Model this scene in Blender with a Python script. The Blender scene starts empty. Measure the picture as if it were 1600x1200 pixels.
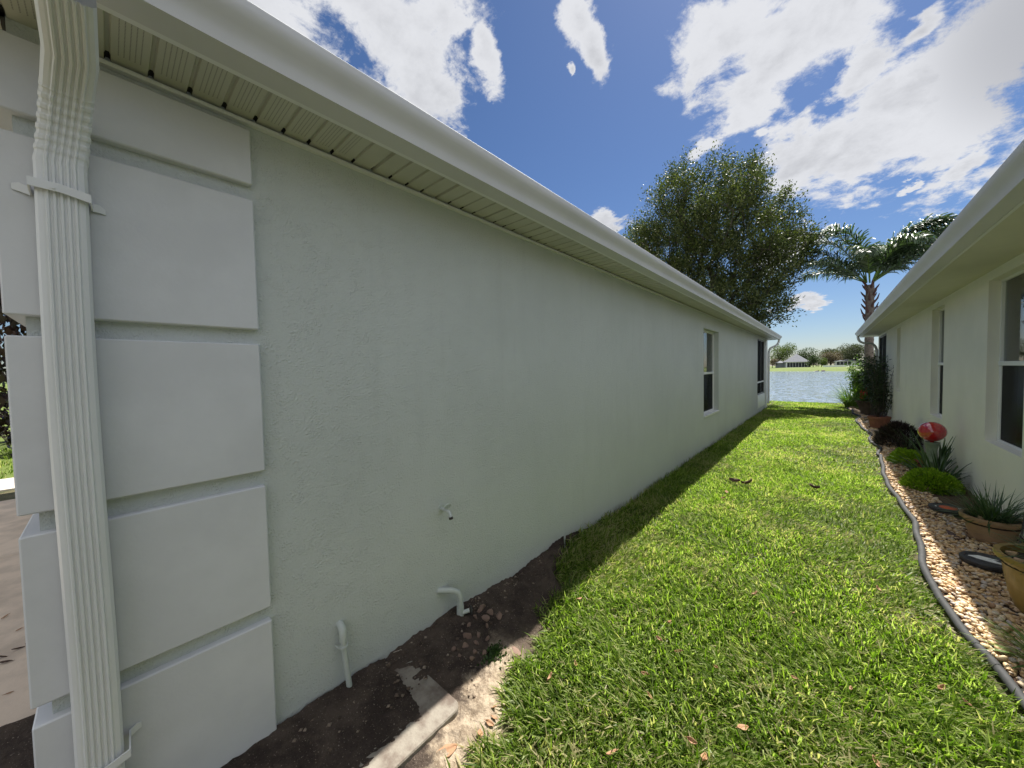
import bpy, math, random
import numpy as np
from mathutils import Matrix, Vector
RNG = np.random.default_rng(7)
random.seed(7)
S = bpy.context.scene
COL = S.collection

# ---------------------------------------------------------------- camera
cam_d = bpy.data.cameras.new('camera')
cam = bpy.data.objects.new('camera', cam_d)
COL.objects.link(cam)
cr = Vector((0.7490449, 0.66222285, -0.01981523))
cu = Vector((-0.00900044, 0.04007752, 0.99915604))
cf = Vector((-0.6624581, 0.74823438, -0.03598016))
m = Matrix.Identity(4)
for i in range(3):
    m[i][0], m[i][1], m[i][2] = cr[i], cu[i], -cf[i]
m[0][3], m[1][3], m[2][3] = 0.0, 0.0, 1.56
cam.matrix_world = m
cam_d.sensor_width = 36.0
cam_d.lens = 557.03 / 1600 * 36
cam_d.clip_start = 0.02
cam_d.clip_end = 3000
S.camera = cam

# ---------------------------------------------------------------- light, sky, exposure
SUN_EL = math.radians(58)
S.view_settings.view_transform = 'Standard'
S.view_settings.look = 'None'
S.view_settings.gamma = 1
S.view_settings.use_curve_mapping = False
S.view_settings.exposure = 1.10
sd = bpy.data.lights.new('sun', 'SUN')
sd.energy = 5.0
sd.angle = math.radians(0.53)
sd.color = (1.0, 0.95, 0.87)
sun = bpy.data.objects.new('sun', sd)
sun.rotation_euler = (-(math.pi / 2 - SUN_EL), 0, 0)
sun.location = (0, 12, 20)
COL.objects.link(sun)

W = bpy.data.worlds.new('World')
S.world = W
W.use_nodes = True


class NT:
    """small helper round a node tree"""
    def __init__(s, nt):
        s.nt = nt
        s.n = nt.nodes
        s.n.clear()

    def node(s, typ, **kw):
        nd = s.n.new(typ)
        for k, v in kw.items():
            setattr(nd, k, v)
        return nd

    def put(s, sock, v):
        if hasattr(v, 'links'):
            s.nt.links.new(v, sock)
        elif v is not None:
            if isinstance(v, (tuple, list)) and len(v) == 3 and sock.type == 'RGBA':
                v = (*v, 1)
            sock.default_value = v

    def math(s, op, a, b=None, c=None, clamp=False):
        nd = s.node('ShaderNodeMath', operation=op, use_clamp=clamp)
        for i, v in enumerate((a, b, c)):
            if v is not None:
                s.put(nd.inputs[i], v)
        return nd.outputs[0]

    def vmath(s, op, a, b=None):
        nd = s.node('ShaderNodeVectorMath', operation=op)
        s.put(nd.inputs[0], a)
        if b is not None:
            s.put(nd.inputs[3 if op == 'SCALE' else 1], b)
        return nd.outputs['Value'] if op in ('DOT_PRODUCT', 'LENGTH') else nd.outputs[0]

    def mix(s, f, a, b, mode='MIX'):
        nd = s.node('ShaderNodeMix', data_type='RGBA', blend_type=mode)
        s.put(nd.inputs[0], f)
        s.put(nd.inputs[6], a)
        s.put(nd.inputs[7], b)
        return nd.outputs[2]

    def noise(s, vec, scale, detail=4, rough=0.55, dist=0.0, out='Fac'):
        nd = s.node('ShaderNodeTexNoise')
        s.put(nd.inputs['Vector'], vec)
        nd.inputs['Scale'].default_value = scale
        nd.inputs['Detail'].default_value = detail
        nd.inputs['Roughness'].default_value = rough
        nd.inputs['Distortion'].default_value = dist
        return nd.outputs[out]

    def ss(s, v, a, b, lo=0.0, hi=1.0, interp='SMOOTHSTEP'):
        nd = s.node('ShaderNodeMapRange', interpolation_type=interp)
        s.put(nd.inputs[0], v)
        for i, q in enumerate((a, b, lo, hi)):
            nd.inputs[i + 1].default_value = q
        return nd.outputs[0]


w = NT(W.node_tree)
geo = w.node('ShaderNodeTexCoord')
dirv = geo.outputs['Generated']
sky = w.node('ShaderNodeTexSky', sky_type='NISHITA', sun_disc=False)
sky.sun_elevation = SUN_EL
sky.sun_rotation = 0.0
sky.air_density = 1.0
sky.dust_density = 0.35
sky.ozone_density = 2.6
sep = w.node('ShaderNodeSeparateXYZ')
w.put(sep.inputs[0], dirv)
zz = w.math('ADD', w.math('MAXIMUM', sep.outputs[2], 0.0), 0.25)
cmb = w.node('ShaderNodeCombineXYZ')
w.put(cmb.inputs[0], w.math('DIVIDE', sep.outputs[0], zz))
w.put(cmb.inputs[1], w.math('DIVIDE', sep.outputs[1], zz))
P = cmb.outputs[0]
# warp the direction a little so that the cloud edges are ragged
wn = w.noise(P, 3.2, 7, 0.62, 0.2, 'Color')
warp = w.vmath('SCALE', w.vmath('SUBTRACT', wn, (0.5, 0.5, 0.5)), 0.17)
dw = w.vmath('ADD', dirv, warp)
CLOUDS = [
    ((-0.6448,0.3647,0.6717),(3.7979,6.6129,-0.6888),(-11.4605,-1.3196,-11.0289)),
    ((-0.6418,0.4454,0.6243),(3.3717,8.1395,-3.1413),(-9.0643,-3.3133,-7.7559)),
    ((-0.6196,0.5098,0.5969),(8.2758,15.6936,-5.6515),(-15.3647,-3.2643,-13.9984)),
    ((-0.5337,0.5343,0.6555),(0.8447,14.5619,-11.9429),(-32.4017,-19.0698,-11.6)),
    ((-0.5566,0.4631,0.6897),(9.4924,9.5187,0.545),(-20.3542,15.199,-27.3567)),
    ((-0.3676,0.6334,0.681),(15.129,15.1137,-6.6257),(-24.9506,8.8754,-22.4584)),
    ((-0.3467,0.6788,0.6473),(12.7573,17.7803,-12.5841),(-33.7844,-1.6646,-17.124)),
    ((-0.4013,0.6681,0.6266),(84.1746,85.1121,-37.6388),(-75.0953,25.7216,-76.3209)),
    ((-0.1596,0.784,0.5999),(13.2482,5.4248,-4.3988),(-1.5208,7.5421,-11.0958)),
    ((-0.0409,0.816,0.5765),(8.0096,1.826,-2.8842),(0.8828,7.6304,-11.6048)),
    ((0.0905,0.9018,0.4225),(8.0222,-0.7228,-1.3591),(2.9219,4.753,-11.9541)),
    ((-0.0295,0.9057,0.4229),(14.5145,-0.9929,1.9559),(5.5719,6.5469,-14.8144)),
    ((0.1605,0.8834,0.4404),(11.4604,0.4097,-6.1331),(0.9501,4.1447,-9.7954)),
    ((0.1958,0.865,0.462),(16.002,0.8292,-9.4168),(1.5664,5.6636,-12.3492)),
    ((0.097,0.8485,0.5202),(38.9168,-1.8069,-5.2683),(19.1322,28.8053,-51.513)),
    ((-0.078,0.8326,0.5484),(10.4165,1.4312,-1.6027),(3.3573,9.372,-14.6632)),
    ((0.0493,0.8662,0.4972),(25.4308,-6.0103,6.9421),(10.3125,9.5261,-18.6268)),
    ((-0.0478,0.8826,0.4677),(24.1975,-1.8945,4.9789),(10.5499,12.0103,-22.6585)),
    ((0.1541,0.9113,0.3818),(15.7824,-2.4262,-1.888),(4.3099,5.704,-16.6624)),
    ((0.0202,0.9139,0.4054),(20.9299,-0.3058,-1.5845),(6.2748,10.9557,-26.2405)),
    ((-0.1419,0.8536,0.5012),(28.0926,14.8911,-18.404),(-17.5474,14.9224,-31.3788)),
    ((-0.1908,0.8673,0.4598),(34.6772,8.8678,-3.4228),(4.1412,29.0544,-54.1762)),
    ((-0.0877,0.8774,0.4717),(67.5693,-5.8259,22.3434),(38.3884,40.688,-69.6073)),
    ((0.1688,0.9331,0.3174),(25.8145,-4.6728,-1.5622),(9.7276,11.9033,-41.7397)),
    ((0.1111,0.9408,0.3202),(75.979,-6.018,-10.2412),(17.2679,30.2472,-96.4312)),
    ((-0.0121,0.9638,0.2664),(48.7349,3.4391,-12.1128),(0.761,35.5265,-130.397)),
    ((-0.012,0.9689,0.2472),(44.4625,2.6881,-10.4072),(0.6723,27.8071,-110.9751)),
    ((-0.0455,0.9887,0.1427),(28.6117,0.6683,0.9876),(7.285,9.2636,-65.3686)),
    ((-0.406,0.8358,0.3696),(26.2932,13.7457,-3.5494),(-8.8133,16.8954,-49.2338)),
    ((-0.0719,0.9677,0.2416),(20.1534,2.0304,-4.2022),(-0.3641,7.7928,-33.3932)),
    ((0.3041,0.8934,0.3308),(8.3148,-1.5259,-5.036),(1.3338,3.0912,-11.0874)),
    ((-0.8039,0.2044,0.5585),(1.5569,4.4401,-0.2795),(-3.8408,-1.5491,-5.8571)),
]
bias = None
for c, A, B in CLOUDS:
    C_, A_, B_ = Vector(c), Vector(A), Vector(B)
    qa = w.math('SUBTRACT', w.vmath('DOT_PRODUCT', dw, tuple(A_)), A_.dot(C_))
    qb = w.math('SUBTRACT', w.vmath('DOT_PRODUCT', dw, tuple(B_)), B_.dot(C_))
    d2 = w.math('MULTIPLY_ADD', qa, qa, w.math('MULTIPLY', qb, qb))
    front = w.math('LESS_THAN', w.vmath('DOT_PRODUCT', dw, tuple(C_)), 0.3)
    v = w.math('SUBTRACT', w.math('SUBTRACT', 1.0, w.math('SQRT', d2)), w.math('MULTIPLY', front, 9.0))
    bias = v if bias is None else w.math('SMOOTH_MAX', bias, v, 0.25)
bias = w.math('MAXIMUM', bias, -2.0)
# broken cloud added out of view, overhead and behind the camera, as white fill
over = w.ss(sep.outputs[2], 0.74, 0.86)
back = w.ss(w.vmath('DOT_PRODUCT', dirv, tuple(cf)), -0.05, 0.15, 1.0, 0.0)
oth = w.math('MAXIMUM', over, back)
bias = w.math('MAXIMUM', bias, w.math('SUBTRACT', w.math('MULTIPLY', oth, 1.35), 1.36))
n1 = w.noise(P, 4.6, 12, 0.66, 0.25)
n1b = w.noise(P, 13.0, 8, 0.7, 0.3)
nn = w.math('ADD', w.math('MULTIPLY', w.math('SUBTRACT', n1, 0.5), 2.9), w.math('MULTIPLY', w.math('SUBTRACT', n1b, 0.5), 1.9))
dens = w.math('ADD', w.math('ADD', bias, 0.36), nn)
mask = w.ss(dens, -0.02, 0.62)
# thicker parts go grey, thin parts stay bright
n2 = w.noise(P, 2.6, 6, 0.6)
thick = w.ss(w.math('ADD', w.math('MULTIPLY', dens, 0.45), w.math('MULTIPLY', w.math('SUBTRACT', n2, 0.5), 2.4)), 0.15, 1.1)
gx = w.vmath('DOT_PRODUCT', dirv, (0.2577, 0.8480, 0.4632))
dark = w.ss(gx, 0.984, 1.0)
thick = w.math('MAXIMUM', w.math('MULTIPLY', thick, 0.45), w.math('MULTIPLY', dark, 0.55))
ccol = w.mix(thick, (7.3, 7.4, 7.7), (2.6, 2.65, 2.9))
# the added unseen clouds are made far brighter, to fill the shaded walls
ccol = w.mix(w.math('MAXIMUM', over, w.math('MULTIPLY', back, 0.35)), ccol, (17.0, 17.0, 17.0))
hs = w.node('ShaderNodeHueSaturation')
hs.inputs['Saturation'].default_value = 1.10
hs.inputs['Value'].default_value = 1.0
w.put(hs.inputs['Color'], w.mix(1.0, sky.outputs[0], (0.74, 0.77, 0.87), 'MULTIPLY'))
skc = w.mix(w.math('MULTIPLY', mask, 0.97), hs.outputs[0], ccol)
bg = w.node('ShaderNodeBackground')
w.put(bg.inputs[0], skc)
bg.inputs[1].default_value = 0.0505
wo = w.node('ShaderNodeOutputWorld')
w.nt.links.new(bg.outputs[0], wo.inputs[0])


# ---------------------------------------------------------------- materials
def mat(name, col, rough=0.7, var=0.0, vscale=3.0, col2=None, bump=0.0, bscale=40.0, bdist=0.01,
        spec=0.4, metal=0.0, coat=0.0, detail=5):
    """plain surface: colour broken up by noise, with a noise bump"""
    mt = bpy.data.materials.new(name)
    mt.use_nodes = True
    t = NT(mt.node_tree)
    tc = t.node('ShaderNodeTexCoord').outputs['Object']
    b = t.node('ShaderNodeBsdfPrincipled')
    o = t.node('ShaderNodeOutputMaterial')
    t.nt.links.new(b.outputs[0], o.inputs[0])
    if var > 0 or col2:
        n = t.noise(tc, vscale, detail, 0.6)
        c2 = col2 or tuple(c * (1 - var) for c in col)
        c = t.mix(t.ss(n, 0.35, 0.65), col, c2)
        t.put(b.inputs['Base Color'], c)
    else:
        t.put(b.inputs['Base Color'], col)
    b.inputs['Roughness'].default_value = rough
    b.inputs['Specular IOR Level'].default_value = spec
    b.inputs['Metallic'].default_value = metal
    b.inputs['Coat Weight'].default_value = coat
    if bump > 0:
        bn = t.node('ShaderNodeBump')
        bn.inputs['Strength'].default_value = bump
        bn.inputs['Distance'].default_value = bdist
        t.put(bn.inputs['Height'], t.noise(tc, bscale, 4, 0.6))
        t.put(b.inputs['Normal'], bn.outputs[0])
    mt['t'] = 1
    return mt


def stucco(name, col, col2):
    mt = bpy.data.materials.new(name)
    mt.use_nodes = True
    t = NT(mt.node_tree)
    tc = t.node('ShaderNodeTexCoord').outputs['Object']
    b = t.node('ShaderNodeBsdfPrincipled')
    o = t.node('ShaderNodeOutputMaterial')
    t.nt.links.new(b.outputs[0], o.inputs[0])
    big = t.noise(tc, 1.1, 5, 0.6)
    c = t.mix(t.ss(big, 0.3, 0.7), col, col2)
    mp = t.node('ShaderNodeMapping')
    t.put(mp.inputs[0], tc)
    mp.inputs['Scale'].default_value = (5, 5, 0.55)
    streak = t.ss(t.noise(mp.outputs[0], 1.6, 5, 0.65), 0.5, 0.72, 0.0, 0.35)
    c = t.mix(streak, c, tuple(q * 0.86 for q in col))
    sp = t.noise(tc, 23, 3, 0.6)
    c = t.mix(t.ss(sp, 0.69, 0.78, 0.0, 0.22), c, tuple(q * 0.6 for q in col))
    # dirt splashed up from the soil along the foot
    sp2 = t.node('ShaderNodeSeparateXYZ')
    t.put(sp2.inputs[0], tc)
    foot = t.math('MULTIPLY', t.ss(sp2.outputs[2], 0.0, 0.10, 1.0, 0.0), t.ss(t.noise(tc, 9, 5, 0.7), 0.40, 0.62))
    c = t.mix(t.math('MULTIPLY', foot, 0.75), c, (0.10, 0.08, 0.06))
    t.put(b.inputs['Base Color'], c)
    b.inputs['Roughness'].default_value = 0.75
    b.inputs['Specular IOR Level'].default_value = 0.3
    # knocked-down stucco: grains, ridges and slow undulation
    g1 = t.noise(tc, 100, 4, 0.7)
    vo = t.node('ShaderNodeTexVoronoi', feature='F1')
    t.put(vo.inputs['Vector'], t.vmath('ADD', tc, t.vmath('SCALE', t.noise(tc, 30, 2, 0.5, 0, 'Color'), 0.02)))
    vo.inputs['Scale'].default_value = 105
    lump = t.ss(vo.outputs['Distance'], 0.1, 0.62, 1.0, 0.0)
    patch = t.ss(t.noise(tc, 14, 3, 0.6), 0.38, 0.6)
    h = t.math('ADD', t.math('MULTIPLY', g1, 1.2), t.math('MULTIPLY', t.math('MULTIPLY', lump, patch), 0.55))
    h = t.math('ADD', h, t.math('MULTIPLY', t.noise(tc, 5, 2, 0.5), 0.5))
    bn = t.node('ShaderNodeBump')
    bn.inputs['Strength'].default_value = 0.75
    bn.inputs['Distance'].default_value = 0.0058
    t.put(bn.inputs['Height'], h)
    t.put(b.inputs['Normal'], bn.outputs[0])
    return mt


def foliage(name, cols, trans=0.35, rough=0.5, spec=0.35, patch=0.0, dry=None, dryamt=0.0, pscale=1.2):
    """leaf surface: each leaf (mesh island) picks its own tint, light passes through it"""
    mt = bpy.data.materials.new(name)
    mt.use_nodes = True
    t = NT(mt.node_tree)
    g = t.node('ShaderNodeNewGeometry')
    r = g.outputs['Random Per Island']
    cr_ = t.node('ShaderNodeValToRGB')
    e = cr_.color_ramp.elements
    while len(e) < len(cols):
        e.new(0.5)
    for i, c in enumerate(cols):
        e[i].position = i / max(1, len(cols) - 1)
        e[i].color = (*c, 1)
    t.put(cr_.inputs[0], r)
    c = cr_.outputs[0]
    tc = t.node('ShaderNodeTexCoord').outputs['Object']
    if patch:
        n = t.noise(tc, pscale, 4, 0.6)
        c = t.mix(1.0, c, t.mix(t.ss(n, 0.3, 0.7), (1 - patch,) * 3, (1 + patch, 1 + patch * 0.9, 1 + patch * .3)), 'MULTIPLY')
    if dry:
        n = t.noise(tc, 0.9, 3, 0.6)
        thr = t.math('MULTIPLY', t.ss(n, 0.42, 0.68), dryamt)
        r2 = t.math('FRACT', t.math('MULTIPLY', r, 37.7))
        c = t.mix(t.math('LESS_THAN', r2, t.math('ADD', thr, 0.05)), c, dry)
    b = t.node('ShaderNodeBsdfPrincipled')
    t.put(b.inputs['Base Color'], c)
    b.inputs['Roughness'].default_value = rough
    b.inputs['Specular IOR Level'].default_value = spec
    tr = t.node('ShaderNodeBsdfTranslucent')
    t.put(tr.inputs[0], t.mix(1.0, c, (1.15, 1.38, 0.62), 'MULTIPLY'))
    mx = t.node('ShaderNodeMixShader')
    mx.inputs[0].default_value = trans
    t.nt.links.new(b.outputs[0], mx.inputs[1])
    t.nt.links.new(tr.outputs[0], mx.inputs[2])
    o = t.node('ShaderNodeOutputMaterial')
    t.nt.links.new(mx.outputs[0], o.inputs[0])
    return mt


def per_island(name, cols, rough=0.7, bump=0.2, bscale=60):
    mt = bpy.data.materials.new(name)
    mt.use_nodes = True
    t = NT(mt.node_tree)
    g = t.node('ShaderNodeNewGeometry')
    cr_ = t.node('ShaderNodeValToRGB')
    e = cr_.color_ramp.elements
    while len(e) < len(cols):
        e.new(0.5)
    for i, c in enumerate(cols):
        e[i].position = i / (len(cols) - 1)
        e[i].color = (*c, 1)
    t.put(cr_.inputs[0], g.outputs['Random Per Island'])
    tc = t.node('ShaderNodeTexCoord').outputs['Object']
    c = t.mix(1.0, cr_.outputs[0], t.mix(t.noise(tc, 50, 3), (0.75,) * 3, (1.2,) * 3), 'MULTIPLY')
    b = t.node('ShaderNodeBsdfPrincipled')
    t.put(b.inputs['Base Color'], c)
    b.inputs['Roughness'].default_value = rough
    bn = t.node('ShaderNodeBump')
    bn.inputs['Strength'].default_value = bump
    bn.inputs['Distance'].default_value = 0.004
    t.put(bn.inputs['Height'], t.noise(tc, bscale, 3))
    t.put(b.inputs['Normal'], bn.outputs[0])
    o = t.node('ShaderNodeOutputMaterial')
    t.nt.links.new(b.outputs[0], o.inputs[0])
    return mt


# ---------------------------------------------------------------- mesh helpers
def link(o, parent=None):
    COL.objects.link(o)
    if parent:
        o.parent = parent
    return o


def thing(name, label, cat, loc=(0, 0, 0), rotz=0.0, group=None):
    o = bpy.data.objects.new(name, None)
    o.empty_display_size = 0.1
    COL.objects.link(o)
    o.location = loc
    o.rotation_euler = (0, 0, rotz)
    return tag(o, label, cat, group)


def tag(o, label=None, cat=None, group=None, kind=None):
    if label: o['label'] = label
    if cat: o['category'] = cat
    if group: o['group'] = group
    if kind: o['kind'] = kind
    return o


def arr_obj(name, verts, faces, material, parent=None, smooth=False):
    """verts (n,3) array, faces (m,3|4) array -> one mesh object"""
    v = np.asarray(verts, dtype=np.float32)
    f = np.asarray(faces, dtype=np.int32)
    me = bpy.data.meshes.new(name)
    me.vertices.add(len(v))
    me.vertices.foreach_set('co', v.ravel())
    k = f.shape[1]
    me.loops.add(f.size)
    me.loops.foreach_set('vertex_index', f.ravel())
    me.polygons.add(len(f))
    me.polygons.foreach_set('loop_start', np.arange(0, f.size, k, dtype=np.int32))
    if smooth:
        me.polygons.foreach_set('use_smooth', np.ones(len(f), dtype=bool))
    me.update(calc_edges=True)
    me.validate()
    me.materials.append(material)
    o = bpy.data.objects.new(name, me)
    return link(o, parent)


class MB:
    """collects shapes, then links them as ONE mesh object"""
    def __init__(s):
        s.v = []
        s.f = []

    def add(s, vs, fs):
        k = len(s.v)
        s.v += [tuple(map(float, q)) for q in vs]
        s.f += [tuple(int(i) + k for i in q) for q in fs]
        return s

    def box(s, x0, x1, y0, y1, z0, z1, bev=0.0):
        if bev <= 0:
            vs = [(x, y, z) for z in (z0, z1) for x, y in ((x0, y0), (x1, y0), (x1, y1), (x0, y1))]
            return s.add(vs, [(3, 2, 1, 0), (4, 5, 6, 7), (0, 1, 5, 4), (1, 2, 6, 5), (2, 3, 7, 6), (3, 0, 4, 7)])
        b = bev
        vs = []
        for z, i in ((z0, b), (z0 + b, 0), (z1 - b, 0), (z1, b)):
            X0, X1, Y0, Y1 = x0 + i, x1 - i, y0 + i, y1 - i
            c = b if i == 0 else 0
            vs += [(X0 + c, Y0, z), (X1 - c, Y0, z), (X1, Y0 + c, z), (X1, Y1 - c, z),
                   (X1 - c, Y1, z), (X0 + c, Y1, z), (X0, Y1 - c, z), (X0, Y0 + c, z)]
        fs = [tuple(range(7, -1, -1)), tuple(range(24, 32))]
        for L in range(3):
            for i in range(8):
                j = (i + 1) % 8
                fs.append((L * 8 + i, L * 8 + j, L * 8 + 8 + j, L * 8 + 8 + i))
        return s.add(vs, fs)

    def tube(s, pts, r, n=10, caps=True, squash=1.0):
        pts = [Vector(p) for p in pts]
        rs = r if isinstance(r, (list, tuple)) else [r] * len(pts)
        vs = []
        prev = None
        for i, p in enumerate(pts):
            d = (pts[min(i + 1, len(pts) - 1)] - pts[max(i - 1, 0)]).normalized()
            if prev is None:
                a = d.orthogonal().normalized()
            else:
                a = (prev - d * prev.dot(d))
                a = a.normalized() if a.length > 1e-6 else d.orthogonal().normalized()
            prev = a
            b = d.cross(a)
            for k in range(n):
                t = 2 * math.pi * k / n
                vs.append(p + (a * math.cos(t) + b * math.sin(t) * squash) * rs[i])
        fs = []
        for i in range(len(pts) - 1):
            for k in range(n):
                j = (k + 1) % n
                fs.append((i * n + k, i * n + j, (i + 1) * n + j, (i + 1) * n + k))
        if caps:
            fs.append(tuple(range(n - 1, -1, -1)))
            fs.append(tuple(range((len(pts) - 1) * n, len(pts) * n)))
        return s.add(vs, fs)

    def lathe(s, prof, n=32, c=(0, 0, 0), wob=0.0):
        vs = []
        for r, z in prof:
            for k in range(n):
                t = 2 * math.pi * k / n
                q = 1 + wob * math.sin(3 * t + z * 9)
                vs.append((c[0] + r * q * math.cos(t), c[1] + r * q * math.sin(t), c[2] + z))
        fs = []
        for i in range(len(prof) - 1):
            for k in range(n):
                j = (k + 1) % n
                fs.append((i * n + k, i * n + j, (i + 1) * n + j, (i + 1) * n + k))
        fs.append(tuple(range(n - 1, -1, -1)))
        fs.append(tuple(range((len(prof) - 1) * n, len(prof) * n)))
        return s.add(vs, fs)

    def sweep_y(s, prof, y0, y1, closed=False, ys=None):
        """profile in (x,z) extruded along y"""
        ys = ys or [y0, y1]
        n = len(prof)
        vs = [(x, y, z) for y in ys for x, z in prof]
        fs = []
        for i in range(len(ys) - 1):
            for k in range(n if closed else n - 1):
                j = (k + 1) % n
                fs.append((i * n + k, (i + 1) * n + k, (i + 1) * n + j, i * n + j))
        if closed:
            fs.append(tuple(range(n)))
            fs.append(tuple(range(len(ys) * n - 1, (len(ys) - 1) * n - 1, -1)))
        return s.add(vs, fs)

    def build(s, name, material, parent=None, smooth=False, angle=None):
        me = bpy.data.meshes.new(name)
        me.from_pydata(s.v, [], s.f)
        me.materials.append(material)
        if smooth or angle:
            me.polygons.foreach_set('use_smooth', [True] * len(me.polygons))
            if angle:
                me.set_sharp_from_angle(angle=math.radians(angle))
        me.update()
        o = bpy.data.objects.new(name, me)
        return link(o, parent)


def wall_x(mb, X, side, y0, y1, z0, z1, holes, T=0.2):
    """wall lying in the plane x=X, outside towards side (+1/-1), pierced by holes, reveals included"""
    ys = sorted({y0, y1, *[h[0] for h in holes], *[h[1] for h in holes]})
    zs = sorted({z0, z1, *[h[2] for h in holes], *[h[3] for h in holes]})
    inh = lambda y, z: any(h[0] < y < h[1] and h[2] < z < h[3] for h in holes)
    Xi = X - side * T
    for a, b in zip(ys, ys[1:]):
        for c, d in zip(zs, zs[1:]):
            if inh((a + b) / 2, (c + d) / 2):
                continue
            for x in (X, Xi):
                mb.add([(x, a, c), (x, b, c), (x, b, d), (x, a, d)], [(0, 1, 2, 3)])
    for a, b, c, d in holes:
        mb.add([(X, a, c), (X, b, c), (X, b, d), (X, a, d), (Xi, a, c), (Xi, b, c), (Xi, b, d), (Xi, a, d)],
               [(0, 1, 5, 4), (1, 2, 6, 5), (2, 3, 7, 6), (3, 0, 4, 7)])


def strap_leaf(p, az, lean0, L, wd, droop, segs=5, rng=RNG):
    """arching blade leaf -> verts, faces"""
    vs, fs = [], []
    d = np.array([math.cos(az), math.sin(az), 0])
    sd_ = np.array([-d[1], d[0], 0]) * wd / 2
    q = np.array(p, float)
    a = lean0
    for i in range(segs + 1):
        t = i / segs
        k = (0.35 + 0.65 * math.sin(math.pi * min(1, t * 1.3 + .12))) if t < 0.6 else max(0.06, (1 - t) / 0.4)
        vs += [q - sd_ * k, q + sd_ * k]
        q = q + (d * math.sin(a) + np.array([0, 0, 1]) * math.cos(a)) * (L / segs)
        a += droop / segs
    for i in range(segs):
        fs.append((2 * i, 2 * i + 1, 2 * i + 3, 2 * i + 2))
    return vs, fs


def strap_clump(name, c, n, L, wd, material, parent=None, spread=0.04, lean=(0.05, 0.9), droop=(0.5, 1.6), seed=1, segs=5):
    r = np.random.default_rng(seed)
    mb = MB()
    for i in range(n):
        az = r.uniform(0, 2 * math.pi)
        rr = spread * math.sqrt(r.uniform())
        p = (c[0] + rr * math.cos(az), c[1] + rr * math.sin(az), c[2])
        vs, fs = strap_leaf(p, az + r.normal(0, .4), r.uniform(*lean), L * r.uniform(.6, 1.1), wd * r.uniform(.7, 1.1), r.uniform(*droop), segs)
        mb.add(vs, fs)
    return mb.build(name, material, parent, smooth=True)


def leaf_quads(Pn, size, aspect=0.5, nrm=None, seed=0, fold=True, along=None, jitter=0.4):
    """n rhombic leaves at points Pn (n,3); returns verts, faces"""
    r = np.random.default_rng(seed)
    n = len(Pn)
    a = r.normal(size=(n, 3)) if along is None else along + r.normal(size=(n, 3)) * jitter
    a /= np.linalg.norm(a, axis=1)[:, None] + 1e-9
    b = r.normal(size=(n, 3)) if nrm is None else np.cross(nrm + r.normal(size=(n, 3)) * .5, a)
    b -= a * (a * b).sum(1)[:, None]
    b /= np.linalg.norm(b, axis=1)[:, None] + 1e-9
    s = (size * r.uniform(.6, 1.25, n))[:, None]
    V = np.stack([Pn, Pn + a * s * .45 + b * s * aspect * .5, Pn + a * s, Pn + a * s * .45 - b * s * aspect * .5], 1)
    F = np.arange(n * 4).reshape(n, 4)
    return V.reshape(-1, 3), F

# ---------------------------------------------------------------- the materials used
M_wall = stucco('stucco_green', (0.63, 0.665, 0.64), (0.585, 0.62, 0.595))
M_rwall = mat('stucco_cream', (0.84, 0.83, 0.75), 0.8, 0.05, 1.5, bump=0.5, bscale=70, bdist=0.004)
M_block = mat('block_paint', (0.69, 0.70, 0.715), 0.55, 0.08, 3.0, bump=0.25, bscale=45, bdist=0.003)
M_white = mat('white_metal', (0.75, 0.76, 0.75), 0.35, 0.05, 2.5, bump=0.08, bscale=9, bdist=0.003)
M_gutter = mat('gutter_paint', (0.66, 0.66, 0.66), 0.45, 0.06, 2.0, bump=0.1, bscale=7, bdist=0.003)
M_trim = mat('white_vinyl', (0.78, 0.79, 0.78), 0.4)
M_rsoffit = mat('cream_soffit', (0.66, 0.65, 0.54), 0.7, 0.05, 2.0)
M_roof = mat('shingle', (0.16, 0.15, 0.14), 0.9, 0.35, 12, bump=0.6, bscale=30)
M_dark = mat('dark_room', (0.02, 0.022, 0.025), 0.9)
M_bronze = mat('bronze_frame', (0.03, 0.028, 0.026), 0.4)
M_conc = mat('driveway_concrete', (0.64, 0.52, 0.41), 0.85, 0.25, 4.0, bump=0.4, bscale=60, bdist=0.004)
M_pad = mat('pad_concrete', (0.25, 0.225, 0.185), 0.9, 0.0, 9.0, col2=(0.13, 0.10, 0.08), bump=0.6, bscale=80, bdist=0.004)
M_pvc = mat('painted_pipe', (0.53, 0.57, 0.53), 0.4, 0.08, 30, bump=0.1, bscale=60, bdist=0.002)
M_tube = mat('grey_tube', (0.040, 0.042, 0.044), 0.75, 0.3, 20, bump=0.15, bscale=60, bdist=0.003)
M_bark = mat('bark', (0.10, 0.085, 0.07), 0.95, 0.4, 9, bump=0.9, bscale=25, bdist=0.02)
M_clay = mat('terracotta', (0.27, 0.11, 0.07), 0.8, 0.25, 9, bump=0.3, bscale=50, bdist=0.003)
M_tanpot = mat('tan_pot', (0.42, 0.27, 0.16), 0.7, 0.2, 8, bump=0.2, bscale=40, bdist=0.003)
M_olive = mat('mustard_glaze', (0.33, 0.215, 0.06), 0.45, 0.35, 6, bump=0.2, bscale=12, bdist=0.004, coat=0.2)
M_soilpot = mat('potting_soil', (0.05, 0.035, 0.025), 0.95, 0.4, 30, bump=0.8, bscale=60)
M_leafbrown = per_island('dry_leaf', [(0.13, 0.065, 0.035), (0.26, 0.13, 0.06), (0.34, 0.19, 0.10), (0.42, 0.26, 0.15)], 0.7)
M_leafdark = per_island('dark_leaf', [(0.05, 0.03, 0.02), (0.09, 0.045, 0.03)], 0.8)
M_chunk = per_island('concrete_chunk', [(0.13, 0.09, 0.07), (0.22, 0.16, 0.13), (0.30, 0.235, 0.19), (0.19, 0.12, 0.09)], 0.95, 0.9, 90)
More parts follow.
